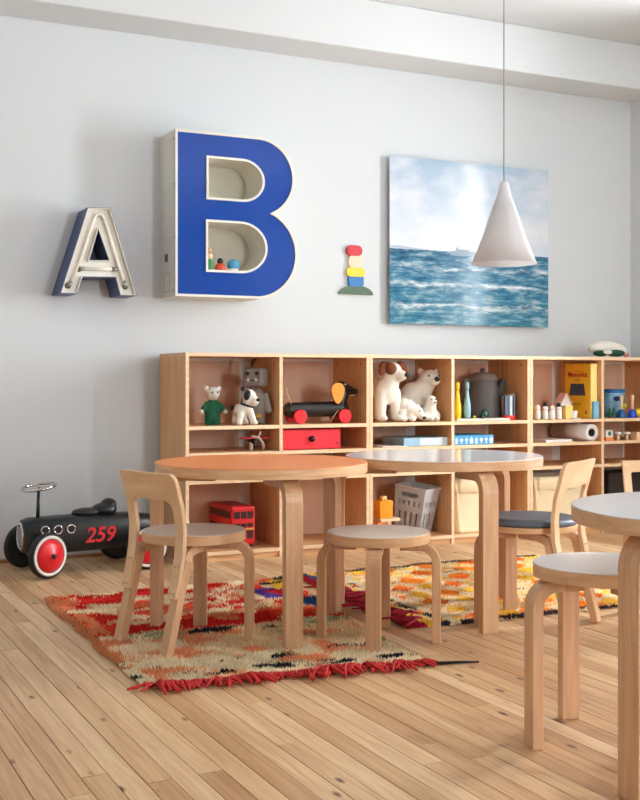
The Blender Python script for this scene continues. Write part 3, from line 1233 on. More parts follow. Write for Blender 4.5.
# ---- seascape print behind acrylic
def seascape():
    m, nt, b = new_mat('seascape_print')
    tc = N(nt, 'ShaderNodeTexCoord')
    sep = N(nt, 'ShaderNodeSeparateXYZ')
    nt.links.new(tc.outputs['Generated'], sep.inputs[0])

    def noise(s, detail, rough=0.55, dist=0.0):
        mp = N(nt, 'ShaderNodeMapping')
        mp.inputs['Scale'].default_value = s
        nt.links.new(tc.outputs['Generated'], mp.inputs['Vector'])
        no = N(nt, 'ShaderNodeTexNoise')
        no.inputs['Scale'].default_value = 1
        no.inputs['Detail'].default_value = detail
        no.inputs['Roughness'].default_value = rough
        no.inputs['Distortion'].default_value = dist
        nt.links.new(mp.outputs[0], no.inputs['Vector'])
        return no

    def ramp(src, stops):
        r = N(nt, 'ShaderNodeValToRGB')
        e = r.color_ramp.elements
        e[0].position, e[0].color = stops[0][0], stops[0][1]
        e[1].position, e[1].color = stops[-1][0], stops[-1][1]
        for p, c in stops[1:-1]:
            x_ = e.new(p)
            x_.color = c
        nt.links.new(src, r.inputs['Fac'])
        return r

    def mix(f, a, b_, blend='MIX'):
        x_ = N(nt, 'ShaderNodeMix', data_type='RGBA', blend_type=blend)
        for sock, val in ((0, f), (6, a), (7, b_)):
            if hasattr(val, 'is_output'):
                nt.links.new(val, x_.inputs[sock])
            else:
                x_.inputs[sock].default_value = val
        return x_.outputs[2]
    v = sep.outputs[2]
    sky = ramp(v, [(0.43, lin(206, 216, 226)), (0.62, lin(196, 208, 222)), (0.85, lin(176, 194, 212)), (1.0, lin(160, 182, 204))])
    cl = noise((2.6, 1, 4.5), 5)
    clr = ramp(cl.outputs['Fac'], [(0.42, (0, 0, 0, 1)), (0.68, (1, 1, 1, 1))])
    skyc = mix(clr.outputs[0], sky.outputs[0], lin(224, 226, 230))
    sea = ramp(v, [(0.0, lin(40, 106, 132)), (0.16, lin(14, 92, 128)), (0.30, lin(6, 84, 128)), (0.38, lin(2, 68, 116)), (0.43, lin(4, 58, 104))])
    chop = noise((9, 1, 34), 6, 0.65)
    chr_ = ramp(chop.outputs['Fac'], [(0.36, lin(12, 64, 92)), (0.50, lin(74, 140, 160)), (0.63, lin(196, 220, 224))])
    seac = mix(0.5, sea.outputs[0], chr_.outputs[0])
    # breaking foam: bands bent by noise
    wob = noise((3.0, 1, 7), 5, 0.6)
    ad = N(nt, 'ShaderNodeMath', operation='MULTIPLY_ADD')
    nt.links.new(wob.outputs['Fac'], ad.inputs[0])
    ad.inputs[1].default_value = 0.20
    nt.links.new(v, ad.inputs[2])
    band = ramp(ad.outputs[0], [(0.0, (0, 0, 0, 1)), (0.195, (0, 0, 0, 1)), (0.215, (0.8, 0.8, 0.8, 1)), (0.235, (0, 0, 0, 1)), (0.30, (0, 0, 0, 1)), (0.335, (1, 1, 1, 1)), (0.36, (0, 0, 0, 1)),
                                (0.43, (0, 0, 0, 1)), (0.452, (1, 1, 1, 1)), (0.475, (0, 0, 0, 1)), (1, (0, 0, 0, 1))])
    fo = noise((7, 1, 22), 6, 0.7)
    fr = ramp(fo.outputs['Fac'], [(0.43, (0, 0, 0, 1)), (0.60, (1, 1, 1, 1))])
    fm = N(nt, 'ShaderNodeMath', operation='MULTIPLY')
    nt.links.new(band.outputs[0], fm.inputs[0])
    nt.links.new(fr.outputs[0], fm.inputs[1])
    seaf = mix(fm.outputs[0], seac, lin(232, 238, 240))
    step = N(nt, 'ShaderNodeMath', operation='GREATER_THAN')
    step.inputs[1].default_value = 0.449
    nt.links.new(v, step.inputs[0])
    allc = mix(step.outputs[0], seaf, skyc)
    nt.links.new(allc, b.inputs['Base Color'])
    b.inputs['Roughness'].default_value = 0.5
    b.inputs['Specular IOR Level'].default_value = 0.1
    b.inputs['Coat Weight'].default_value = 0.3
    b.inputs['Coat Roughness'].default_value = 0.12
    b.inputs['Coat IOR'].default_value = 1.5
    return m


PIN = WY - 0.042
u0, u1 = U(389.8, PIN), U(548.3, PIN)
zt, zb = onN(390.4, 155.5, PIN)[1], onN(389.3, 323.4, PIN)[1]
tS = thing('seascape_picture', 'large frameless seascape photograph with a grey ship, hung on the wall', 'picture', ((u0 + u1) / 2, PIN, zb))
w2 = (u1 - u0) / 2
MB().box(-w2, w2, 0, 0.006, 0, zt - zb).build('print_panel', seascape(), tS, bevel=0.0008)
MB().box(-w2 + 0.08, w2 - 0.08, 0.006, 0.041, 0.08, zt - zb - 0.08).build('back_frame', paint('dull_aluminium', (140, 142, 146), 0.5, metal=0.6), tS)
hz = 0.449 * (zt - zb)
ship = [(-0.03, 0.0), (0.135, 0.0), (0.145, 0.016), (0.14, 0.03), (0.10, 0.03), (0.10, 0.038), (0.02, 0.038), (0.02, 0.048), (0.008, 0.048), (0.008, 0.03), (-0.045, 0.022), (-0.055, 0.014), (-0.036, 0.012)]
shx = U(452, PIN) - (u0 + u1) / 2 + 0.02
MB().prism([(shx + a, hz - 0.022 + b) for a, b in ship], [], -0.0003, 0.0006, lambda a, b, d: (a, -d, b)).build('printed_ship', paint('ship_grey_print', (112, 136, 152), 0.4, var=0.2, scale=80, coat=0.2), tS)
MB().prism([(-w2 + 0.001, hz), (-w2 + 0.001, hz + 0.016), (-w2 + 0.05, hz + 0.02), (-w2 + 0.14, hz + 0.011), (-w2 + 0.27, hz + 0.004), (-w2 + 0.34, hz)], [], -0.0003, 0.0005, lambda a, b, d: (a, -d, b)).build('printed_headland', paint('haze_blue_print', (166, 180, 196), 0.4, coat=0.2), tS)

# ---- pendant lamp
LFW = 3.75
lx, ly = lf((504.0 - 320) / FPX * LFW, LFW)
lz0 = EYE + (HOR - 264.0) / FPX * LFW
lh = (264.0 - 182.0) / FPX * LFW
lr = 32.5 / FPX * LFW
tL = thing('pendant_lamp', 'white cone pendant lamp hanging on a thin cord', 'lamp', (lx, ly, lz0))
SHADE = paint('white_opal_shade', (236, 235, 236), 0.45, var=0.01)
nt_ = SHADE.node_tree
trn = N(nt_, 'ShaderNodeBsdfTranslucent')
trn.inputs['Color'].default_value = lin(238, 238, 240)
mxs = N(nt_, 'ShaderNodeMixShader')
mxs.inputs[0].default_value = 0.6
nt_.links.new(nt_.nodes['Principled BSDF'].outputs[0], mxs.inputs[1])
nt_.links.new(trn.outputs[0], mxs.inputs[2])
nt_.links.new(mxs.outputs[0], nt_.nodes['Material Output'].inputs['Surface'])
prof = [(lr, 0), (lr * 0.66, lh * 0.33), (lr * 0.33, lh * 0.72), (lr * 0.22, lh * 0.83), (lr * 0.17, lh * 0.92), (lr * 0.14, lh * 0.98), (lr * 0.10, lh)]
inner = [(max(r_ - 0.003, 0.002), z - 0.001) for r_, z in reversed(prof[:5])]
mb = MB()
pp = prof + [(0.004, lh)]
rings = [[(r_ * math.cos(2 * PI * j / 56), r_ * math.sin(2 * PI * j / 56), z) for j in range(56)] for r_, z in pp]
rin = [[(max(r_ - 0.003, 0.003) * math.cos(2 * PI * j / 56), max(r_ - 0.003, 0.003) * math.sin(2 * PI * j / 56), z + 0.0) for j in range(56)] for r_, z in prof[:5]]
mb.loft(list(reversed(rin)) + rings, cap=True)
mb.build('lamp_shade', SHADE, tL)
MB().cyl((0, 0, lh - 0.005), (0, 0, CEIL - lz0), 0.0022, n=8).build('cord', paint('grey_cord', (150, 150, 152), 0.6), tL)
MB().lathe([(0.012, lh - 0.09), (0.03, lh * 0.55), (0.028, lh * 0.45), (0.01, lh * 0.42)], n=20).build('bulb', paint('frosted_bulb', (236, 234, 228), 0.3), tL)
MB().lathe([(0.045, CEIL - lz0 - 0.03), (0.05, CEIL - lz0 - 0.012), (0.05, CEIL - lz0)], n=32).build('ceiling_rose', WHITE_GLOSS, tL)


# ================================================================== ride-on car by the wall
CN = 5.33


def ride_on_car():
    x0 = 1.035
    t = thing('ride_on_car', 'black ride-on toy race car with red wheels and number 259, against the wall', 'toy car', (1.052, 5.312, 0), math.radians(6))
    BODY = paint('satin_black_metal', (24, 25, 28), 0.38, var=0.08)
    rings = []
    prof = [(0.012, 0.055, 0.062, 0.174), (0.02, 0.068, 0.076, 0.174), (0.05, 0.082, 0.085, 0.174), (0.2, 0.09, 0.088, 0.174), (0.42, 0.09, 0.088, 0.174), (0.55, 0.083, 0.08, 0.176), (0.64, 0.066, 0.062, 0.182), (0.69, 0.044, 0.042, 0.188), (0.715, 0.018, 0.018, 0.192)]
    for xx, hw, hh, zc in prof:
        ring = []
        for j in range(36):
            a = 2 * PI * j / 36
            c, s_ = math.cos(a), math.sin(a)
            p = 2 / 2.7
            ring.append((xx, hw * math.copysign(abs(c) ** p, c), zc + hh * math.copysign(abs(s_) ** p, s_)))
        rings.append(ring)
    MB().loft(rings).build('body', BODY, t)
    # grille with chrome surround
    gr = MB().torus((0.011, 0, 0.176), 0.05, 0.006, (1, 0, 0), 32, 8)
    gr.v = [(a, b * 0.85, 0.176 + (c - 0.176) * 1.15) for a, b, c in gr.v]
    gr.build('grille_surround', CHROME, t)
    for k in range(-3, 4):
        MB().box(0.007, 0.014, k * 0.011 - 0.003, k * 0.011 + 0.003, 0.132, 0.22).build('grille_bar', CHROME, t)
    TYRE = paint('black_rubber', (20, 20, 21), 0.6)
    WHT = paint('white_wall_tyre', (226, 224, 218), 0.4)
    R = 0.104
    for ux in (0.08, 0.565):
        MB().cyl((ux, -0.175, R), (ux, 0.175, R), 0.011, n=12).build('axle', CHROME, t)
        MB().box(ux - 0.03, ux + 0.03, -0.06, 0.06, 0.075, 0.12).build('axle_block', BODY, t, bevel=0.006)
        for sd in (-1, 1):
            My = Matrix.Translation((ux, sd * 0.183, R)) @ Matrix.Rotation(math.radians(20) if ux < 0.3 else 0, 4, 'Z') @ Matrix.Rotation(sd * -PI / 2, 4, 'X')
            w = MB().lathe([(0.078, -0.018), (0.095, -0.018), (0.102, -0.012), (R, 0.0), (0.102, 0.012), (0.095, 0.018), (0.09, 0.019)], n=48, M=My).build('wheel', TYRE, t)
            MB().lathe([(0.076, 0.014), (0.078, 0.0205), (0.088, 0.0215), (0.093, 0.018)], n=48, M=My).build('white_band', WHT, w)
            MB().lathe([(0.077, 0.012), (0.077, 0.0185), (0.05, 0.028), (0.016, 0.042), (0.012, 0.043)], n=40, M=My).build('hub_cap', RED, w, label='red conical hub cap')
            MB().lathe([(0.011, 0.040), (0.011, 0.05), (0.006, 0.052)], n=16, M=My).build('hub_nut', BLACK, w)
    # portholes and number on the near side
    for ux in (0.10, 0.161, 0.224):
        zc = 0.205
        MB().torus((ux, -0.089, zc), 0.019, 0.0042, (0, 1, 0), 28, 8).build('porthole_ring', CHROME, t)
        MB().cyl((ux, -0.086, zc), (ux, -0.0905, zc), 0.017, n=24).build('porthole', BLACK, t)
    me = text_mesh('259', 0.098, shear=0.22, depth=0.0012, bold=0.0016)
    o = link('number', me, paint('red_number', (214, 34, 40), 0.5), t, label='red number 259 on the car side')
    o.location = (0.364, -0.0915, 0.166)
    o.rotation_euler = (PI / 2, 0, 0)
    # seat
    sx = 0.375
    mb = MB()
    mb.ell((sx - 0.045, 0, 0.268), (0.075, 0.055, 0.022))
    mb.ell((sx + 0.045, 0, 0.276), (0.062, 0.066, 0.032))
    mb.ell((sx + 0.07, 0, 0.300), (0.034, 0.058, 0.030))
    lump(mb, 'saddle', paint('black_vinyl', (26, 26, 29), 0.45), t, 0.006, 8)
    # steering
    wx = 0.098
    MB().cyl((wx - 0.005, 0, 0.25), (wx, 0, 0.385), 0.0085, 0.007, n=14).build('steering_column', BLACK, t)
    MB().cyl((wx - 0.001, 0, 0.35), (wx, 0, 0.398), 0.0055, n=14).build('steering_spindle', CHROME, t)
    ax = Vector((-0.16, -0.05, 1)).normalized()
    sw = MB().torus((wx, 0, 0.40), 0.078, 0.0075, ax, 44, 10).build('steering_wheel', CHROME, t)
    q = ax.to_track_quat('Z', 'Y')
    for k in range(3):
        a = k * 2 * PI / 3 + 0.5
        e = q @ Vector((0.076 * math.cos(a), 0.076 * math.sin(a), 0))
        MB().strip([(wx, 0, 0.40), (wx + e.x, e.y, 0.40 + e.z)], 0.014, 0.003, q @ Vector((-math.sin(a), math.cos(a), 0))).build('spoke', CHROME, sw)


ride_on_car()


# ================================================================== things on the shelves
def at(px, n, z):
    return (U(px, n), n, z + 0.0005)


EYE_B = paint('toy_eye_black', (14, 14, 15), 0.2)


def eye(parent, p, r=0.006, mat=None, name='eye'):
    MB().ell(p, r, n=12, m=8).build(name, mat or EYE_B, parent)


# ---- plain soft toy in green (left end of the top row)
t = thing('soft_toy', 'small plain soft toy with a pale grey head and green body, on the left shelf', 'soft toy', at(212.5, 5.37, R1))
GT = paint('green_cloth', (18, 92, 62), 0.85, var=0.1, scale=30, bump=0.3, bscale=200)
mb = MB()
mb.ell((0, 0, 0.075), (0.042, 0.034, 0.058))
mb.ell((0, 0, 0.04), (0.04, 0.034, 0.04))
for sd in (-1, 1):
    mb.cyl((sd * 0.02, 0, 0.0), (sd * 0.02, 0, 0.05), 0.021)
    mb.cyl((sd * 0.025, 0, 0.11), (sd * 0.058, -0.012, 0.075), 0.017, 0.014)
lump(mb, 'body', GT, t, 0.005, 4)
GH = paint('pale_grey_cloth', (206, 204, 198), 0.9, var=0.05, scale=30, bump=0.3, bscale=200)
mb = MB()
mb.ell((0, -0.006, 0.158), (0.035, 0.032, 0.036))
mb.ell((0, -0.03, 0.15), (0.018, 0.014, 0.015))
for sd in (-1, 1):
    mb.ell((sd * 0.034, 0, 0.186), (0.013, 0.009, 0.013))
lump(mb, 'head', GH, t, 0.004, 3)
for sd in (-1, 1):
    eye(t, (sd * 0.013, -0.035, 0.166), 0.004)
    MB().ell((sd * 0.064, -0.014, 0.068), (0.012, 0.011, 0.012)).build('hand', GH, t)

# ---- grey robot plush
t = thing('robot_plush', 'grey knitted robot soft toy with a wide toothy mouth, behind the spotted dog', 'soft toy', (2.272, 5.375, R1 + 0.004), math.radians(-48))
GR = paint('grey_knit', (140, 132, 126), 0.95, var=0.12, scale=50, bump=0.8, bscale=220)
mb = MB()
mb.ell((0, 0, 0.10), (0.062, 0.045, 0.085))
for sd in (-1, 1):
    mb.cyl((sd * 0.028, -0.005, 0.0), (sd * 0.028, 0, 0.06), 0.025, 0.027)
    mb.cyl((sd * 0.05, 0, 0.155), (sd * 0.078, -0.012, 0.075), 0.019, 0.016)
    mb.ell((sd * 0.078, -0.014, 0.07), 0.019)
lump(mb, 'body', GR, t, 0.006, 4)
MB().box(-0.058, 0.058, -0.042, 0.036, 0.19, 0.288).build('head', GR, t, bevel=0.018, segs=4)
for sd in (-1, 1):
    MB().cyl((sd * 0.027, -0.0415, 0.258), (sd * 0.027, -0.0465, 0.258), 0.011, n=16).build('eye', EYE_B, t)
    MB().prism([(sd * 0.022 - 0.009, 0.232), (sd * 0.022 + 0.009, 0.232), (sd * 0.022, 0.214)][::1], [], 0.0425, 0.0475, lambda a, b, d: (a, -d, b)).build('tooth', PLUSH_WHITE, t)
MB().tube([(-0.04, -0.043, 0.240), (-0.025, -0.044, 0.228), (0, -0.0445, 0.222), (0.025, -0.044, 0.228), (0.04, -0.043, 0.240)], 0.0022, n=8).build('mouth', EYE_B, t)
MB().tube([(-0.02, 0, 0.285), (-0.022, 0, 0.303), (-0.008, -0.004, 0.325), (0.002, -0.006, 0.333)], [0.006, 0.006, 0.008, 0.007], n=10).build('antenna', paint('dark_brown_felt', (70, 40, 34), 0.9), t)
MB().ell((0.022, -0.042, 0.135), (0.011, 0.008, 0.011)).build('chest_button', paint('gold_felt', (206, 164, 84), 0.8), t)
MB().box(0.01, 0.045, -0.032, -0.022, 0.03, 0.052).build('gold_patch', paint('gold_felt', (206, 164, 84), 0.8), t, bevel=0.004)

# ---- small white terrier with a black eye patch
t = thing('plush_dog', 'small white plush dog with a black eye patch and black collar', 'soft toy', at(244.0, 5.29, R1), 0.0)
mb = MB()
mb.ell((-0.008, 0.02, 0.075), (0.042, 0.055, 0.034), rot=(0, -0.15, 0))
mb.ell((0.01, -0.005, 0.085), (0.034, 0.036, 0.036))
for dx, dy in ((-0.03, -0.012), (0.035, -0.02), (-0.026, 0.055), (0.02, 0.055)):
    mb.cyl((dx * 1.25, dy - 0.008, 0.002), (dx * 0.7, dy, 0.07), 0.017, 0.019)
    mb.ell((dx * 1.25, dy - 0.014, 0.012), (0.017, 0.021, 0.0135))
mb.ell((0.022, -0.02, 0.135), (0.036, 0.038, 0.046))
mb.ell((0.036, -0.048, 0.12), (0.024, 0.026, 0.027))
lump(mb, 'body', PLUSH_WHITE, t, 0.005, 4)
t.location.z += 0.0015
MB().ell((-0.001, -0.045, 0.150), (0.017, 0.014, 0.027), rot=(0, 0.25, 0.0)).build('eye_patch', paint('black_plush', (32, 30, 32), 0.95), t)
eye(t, (-0.0005, -0.0595, 0.152), 0.0055, paint('toy_eye_grey', (90, 90, 92), 0.2))
MB().ell((0.046, -0.072, 0.126), (0.0105, 0.008, 0.0085)).build('nose', EYE_B, t)
MB().tube([(0.044 + 0.016 * math.cos(a), -0.072 + 0.006 * abs(math.cos(a)), 0.112 + 0.007 * math.sin(a)) for a in (PI, PI * 1.25, PI * 1.5, PI * 1.75, 2 * PI)], 0.0013, n=6).build('mouth', EYE_B, t)
for sd, xx in ((-1, -0.006), (1, 0.04)):
    MB().ell((xx - 0.004, -0.012, 0.182), (0.014, 0.008, 0.012), rot=(0, sd * 0.4, 0)).build('ear', paint('dark_plum_plush', (60, 44, 52), 0.95), t)
c = MB().torus((0.013, -0.008, 0.1), 0.031, 0.006, (0.25, -0.2, 1), 28, 8)
c.build('collar', paint('black_collar', (30, 34, 46), 0.5), t)
MB().ell((-0.048, 0.03, 0.085), (0.013, 0.013, 0.015)).build('tail', paint('black_plush', (32, 30, 32), 0.95), t)

# ---- red and white toy aeroplane in the low slot
t = thing('toy_aeroplane', 'small toy aeroplane with red wing and white wheels, in the low slot', 'toy aeroplane', at(254.5, 5.36, R2))
MB().prism(rrect(-0.082, 0.082, -0.018, 0.018, 0.017), [], 0.058, 0.066, lambda a, b, d: (a, b, d)).build('wing', RED, t, bevel=0.002)
MB().tube([(-0.026, -0.02, 0.073), (0.0, -0.02, 0.069), (0.018, -0.02, 0.062), (0.034, -0.02, 0.043), (0.041, -0.02, 0.02), (0.038, -0.02, 0.009)], [0.006, 0.006, 0.007, 0.007, 0.0075, 0.007], n=12).build('strut', WHITE_GLOSS, t)
MB().cyl((0.014, -0.02, 0.068), (0.026, -0.02, 0.094), 0.006, 0.0055, n=12).build('propeller', WHITE_GLOSS, t)
MB().cyl((0.0, -0.03, 0.042), (0.0, 0.10, 0.05), 0.015, 0.008, n=18).build('fuselage', paint('dark_brown_lacquer', (52, 30, 26), 0.4), t)
for xx in (-0.026, 0.04):
    w = MB().cyl((xx - 0.004, -0.014, 0.0195), (xx + 0.004, -0.014, 0.0195), 0.019, n=28).build('wheel', WHITE_GLOSS, t, bevel=0.002)
MB().cyl((-0.026, -0.014, 0.0195), (0.04, -0.014, 0.0195), 0.003, n=8).build('axle', BLACK, t)

# ---- pull-along dachshund
t = thing('pull_along_dachshund', 'black wooden pull-along dachshund toy with red wheels and an orange ear', 'pull toy', at(316.6, 5.35, R1)); t.scale = (1.08, 1.08, 1.08)
BLKW = paint('black_lacquered_wood', (28, 26, 27), 0.3)
S_ = (U(358, 5.36) - U(318, 5.36)) / 0.2
mb = MB()
mb.cyl((-0.143, 0, 0.066), (0.135, 0, 0.070), 0.037, 0.038, n=28)
mb.ell((-0.143, 0, 0.066), 0.037)
mb.ell((0.14, 0, 0.07), (0.036, 0.033, 0.04))
mb.cyl((0.13, 0, 0.085), (0.155, 0, 0.16), 0.026, 0.024, n=24)
lump(mb, 'body', BLKW, t, 0.005, 3)
mb = MB()
mb.ell((0.135, 0, 0.172), (0.042, 0.034, 0.034), rot=(0, 0.2, 0))
mb.cyl((0.14, 0, 0.172), (0.205, 0, 0.15), 0.031, 0.018, n=24)
mb.ell((0.205, 0, 0.15), 0.018)
lump(mb, 'head', BLKW, t, 0.005, 3)
MB().ell((0.213, -0.004, 0.157), 0.0095).build('nose', BLACK, t)
ear = MB().prism([(0.008 * math.sin(b_) + 0.026 * math.sin(b_) * (1 - 0.45 * math.cos(b_)) , 0.052 * math.cos(b_)) for b_ in [2 * PI * i / 28 for i in range(28)]][::-1], [], 0.0, 0.011, lambda a, b, d: (0.094 + a, -0.048 + d, 0.146 - b))
ear.build('ear', paint('orange_leather', (226, 148, 30), 0.5), t, bevel=0.002, label='orange leather ear')
eye(t, (0.14, -0.033, 0.19), 0.004, WHITE_GLOSS)
MB().tube([(0.205, -0.016, 0.140), (0.19, -0.020, 0.134), (0.17, -0.02, 0.134)], 0.003, n=6).build('mouth', paint('tan_string', (206, 170, 110), 0.8), t)
for xx in (-0.11, 0.13):
    MB().cyl((xx, -0.055, 0.0345), (xx, 0.055, 0.0345), 0.006, n=10).build('axle', CHROME, t)
    for sd in (-1, 1):
        MB().cyl((xx, sd * 0.038, 0.0345), (xx, sd * 0.056, 0.0345), 0.0345, n=36).build('wheel', RED, t, bevel=0.003)
MB().tube([(-0.145, -0.02, 0.093), (-0.155, -0.02, 0.12), (-0.166, -0.02, 0.15), (-0.172, -0.02, 0.175)], 0.0028, n=6).build('tail_string', paint('tan_string', (206, 170, 110), 0.8), t)
MB().tube([(0.10, -0.036, 0.062), (0.075, -0.038, 0.035), (0.055, -0.04, 0.006)], 0.0022, n=6).build('pull_cord', paint('tan_string', (206, 170, 110), 0.8), t)

# ---- red drawer box
bw0, bw1 = 2.3685, U(341, 5.275)
t = thing('drawer_box', 'red wooden drawer box with a black knob, under the pull-along dachshund', 'box', ((bw0 + bw1) / 2, 5.40, R2 + 0.0005))
hw = (bw1 - bw0) / 2
MB().box(-hw, hw, -0.11, 0.12, 0, 0.104).build('body', RED, t, bevel=0.002)
MB().box(-hw + 0.002, hw - 0.002, -0.124, -0.111, 0.003, 0.101).build('drawer_front', paint('red_paint_front', (226, 22, 44), 0.4), t, bevel=0.002)
MB().ell((0.0, -0.137, 0.055), (0.016, 0.016, 0.016)).build('knob', BLACK, t)
MB().cyl((hw - 0.022, -0.123, 0.03), (hw - 0.022, -0.127, 0.03), 0.006, n=14).build('lock', BLACK, t)

# ---- tall white dog with brown ears
t = thing('plush_dog', 'large white plush dog with shaggy brown ears, standing beside the plush bears', 'soft toy', at(388.5, 5.33, R1 + 0.004), 0.12); t.scale = (1.05, 1.05, 1.05)
BRN = paint('brown_shaggy_plush', (122, 66, 38), 0.95, var=0.3, scale=60, bump=1.0, bscale=160)
mb = MB()
for dx in (-0.058, 0.048):
    mb.cyl((dx, -0.005, 0.014), (dx * 0.75, 0.0, 0.16), 0.027, 0.034)
    mb.ell((dx, -0.02, 0.018), (0.03, 0.038, 0.0185))
    mb.cyl((dx * 0.9, 0.15, 0.014), (dx * 0.7, 0.14, 0.14), 0.03, 0.036)
    mb.ell((dx * 0.9, 0.14, 0.018), (0.03, 0.034, 0.0185))
mb.ell((-0.004, 0.01, 0.155), (0.066, 0.06, 0.07))
mb.ell((-0.004, 0.09, 0.16), (0.062, 0.11, 0.06))
mb.cyl((-0.002, 0.0, 0.17), (0.014, -0.012, 0.24), 0.052, 0.046)
mb.ell((0.012, -0.012, 0.255), (0.054, 0.054, 0.052))
mb.ell((0.034, -0.056, 0.235), (0.032, 0.042, 0.030))
lump(mb, 'body', PLUSH_WHITE, t, 0.007, 4)
mb = MB()
mb.ell((-0.012, -0.038, 0.268), (0.032, 0.032, 0.034))
mb.ell((-0.018, 0.0, 0.285), (0.035, 0.045, 0.024))
lump(mb, 'eye_patch', BRN, t, 0.006, 3)
for sd in (-1, 1):
    mb = MB()
    mb.ell((0.012 + sd * 0.052, -0.012, 0.282), (0.030, 0.022, 0.028), rot=(0, sd * 0.7, 0))
    mb.ell((0.014 + sd * 0.072, -0.022, 0.266), (0.021, 0.016, 0.034), rot=(0, sd * -0.3, 0))
    lump(mb, 'ear', BRN, t, 0.006, 2)
MB().ell((0.045, -0.097, 0.240), (0.0145, 0.011, 0.013)).build('nose', EYE_B, t)
MB().tube([(0.045, -0.098, 0.228), (0.043, -0.094, 0.214), (0.03, -0.089, 0.210)], 0.002, n=6).build('mouth', EYE_B, t)

# ---- polar bear
t = thing('plush_polar_bear', 'large white plush polar bear sitting at the back, looking right', 'soft toy', at(418.5, 5.44, R1 + 0.005), -0.3)
mb = MB()
mb.ell((-0.03, 0.01, 0.085), (0.105, 0.085, 0.085))
mb.ell((-0.02, 0.0, 0.135), (0.085, 0.072, 0.075), rot=(0, 0.5, 0))
mb.cyl((0.0, -0.005, 0.14), (0.045, -0.03, 0.215), 0.066, 0.052)
mb.ell((0.052, -0.04, 0.232), (0.058, 0.06, 0.05))
mb.ell((0.068, -0.085, 0.222), (0.036, 0.042, 0.033))
for sd in (-1, 1):
    mb.ell((0.054 + sd * 0.048, -0.015, 0.272), (0.018, 0.012, 0.018))
for dx in (-0.08, 0.03):
    mb.ell((dx, -0.06, 0.03), (0.033, 0.05, 0.03))
lump(mb, 'body', PLUSH_WHITE, t, 0.008, 4)
MB().ell((0.074, -0.128, 0.228), (0.0165, 0.012, 0.014)).build('nose', EYE_B, t)
eye(t, (0.036, -0.093, 0.245), 0.0065)
eye(t, (0.092, -0.093, 0.246), 0.0055)

# ---- small polar bear, lying
t = thing('plush_polar_bear', 'small white plush polar bear crouching with its nose to the shelf', 'soft toy', at(407.5, 5.325, R1 + 0.002))
mb = MB()
mb.ell((-0.028, 0.04, 0.075), (0.048, 0.065, 0.055))
mb.ell((-0.025, 0.0, 0.08), (0.042, 0.045, 0.048))
mb.cyl((-0.015, -0.01, 0.085), (0.04, -0.025, 0.055), 0.042, 0.032)
mb.ell((0.045, -0.027, 0.052), (0.036, 0.034, 0.034), rot=(0, 0.6, 0))
mb.ell((0.062, -0.045, 0.03), (0.022, 0.022, 0.022))
for sd, xx in ((-1, 0.028), (1, 0.062)):
    mb.ell((xx, -0.012, 0.088), (0.011, 0.008, 0.011))
for dx, dy in ((-0.05, -0.02), (0.005, -0.02), (-0.05, 0.08), (0.0, 0.08)):
    mb.cyl((dx, dy, 0.012), (dx, dy, 0.06), 0.021, 0.024)
    mb.ell((dx + 0.006, dy - 0.012, 0.013), (0.022, 0.025, 0.0135))
lump(mb, 'body', PLUSH_WHITE, t, 0.006, 3)
MB().ell((0.069, -0.064, 0.020), (0.012, 0.008, 0.008)).build('nose', EYE_B, t)
eye(t, (0.042, -0.06, 0.058), 0.004)

# ---- seal pup
t = thing('plush_seal_pup', 'small white plush seal pup with speckles, sitting beside the bears', 'soft toy', at(430, 5.31, R1))
mb = MB()
mb.ell((0, 0.01, 0.048), (0.044, 0.045, 0.048))
mb.cyl((0, 0.0, 0.06), (0, -0.006, 0.10), 0.036, 0.031)
mb.ell((0, -0.008, 0.112), (0.034, 0.034, 0.032))
mb.ell((0.002, -0.034, 0.102), (0.017, 0.014, 0.013))
mb.ell((0.044, 0.012, 0.035), (0.022, 0.032, 0.032), rot=(0, -0.5, 0))
mb.ell((-0.038, -0.01, 0.03), (0.017, 0.024, 0.03), rot=(0, 0.5, 0))
for sd in (-1, 1):
    mb.ell((sd * 0.02, -0.032, 0.014), (0.018, 0.026, 0.0135))
lump(mb, 'body', PLUSH_WHITE, t, 0.005, 3)
for sd in (-1, 1):
    eye(t, (sd * 0.013, -0.038, 0.121), 0.0045)
MB().ell((0.003, -0.048, 0.105), (0.006, 0.004, 0.005)).build('nose', EYE_B, t)
for k in range(7):
    eye(t, (-0.028 + 0.009 * k, -0.058 + 0.001 * abs(k - 3), 0.012 + 0.008 * (k % 2)), 0.0016, name='speckle')

# ---- flat boxes and papers in the second row
t = thing('flat_box', 'flat pale blue and white box, under the plush bears', 'box', ((U(404, 5.28) + 3.376) / 2, 5.40, R2 + 0.0005))
hw = (3.376 - U(404, 5.28)) / 2
MB().box(-hw, hw, -0.12, 0.12, 0, 0.045).build('body', paint('pale_blue_card', (150, 190, 212), 0.5, var=0.12, scale=25), t, bevel=0.001)
MB().box(-hw * 0.28, hw - 0.0, -0.1212, -0.1202, 0.002, 0.043).build('label_panel', paint('white_blue_print', (206, 222, 230), 0.5, var=0.14, scale=60), t)
tag(MB().box(-0.075, 0.075, -0.1, 0.1, 0, 0.004).build('paper_sheet', paint('white_paper', (232, 230, 226), 0.8)), 'thin stack of white paper beside the flat pale blue box', 'paper').location = (U(386, 5.37), 5.37, R2 + 0.0005)

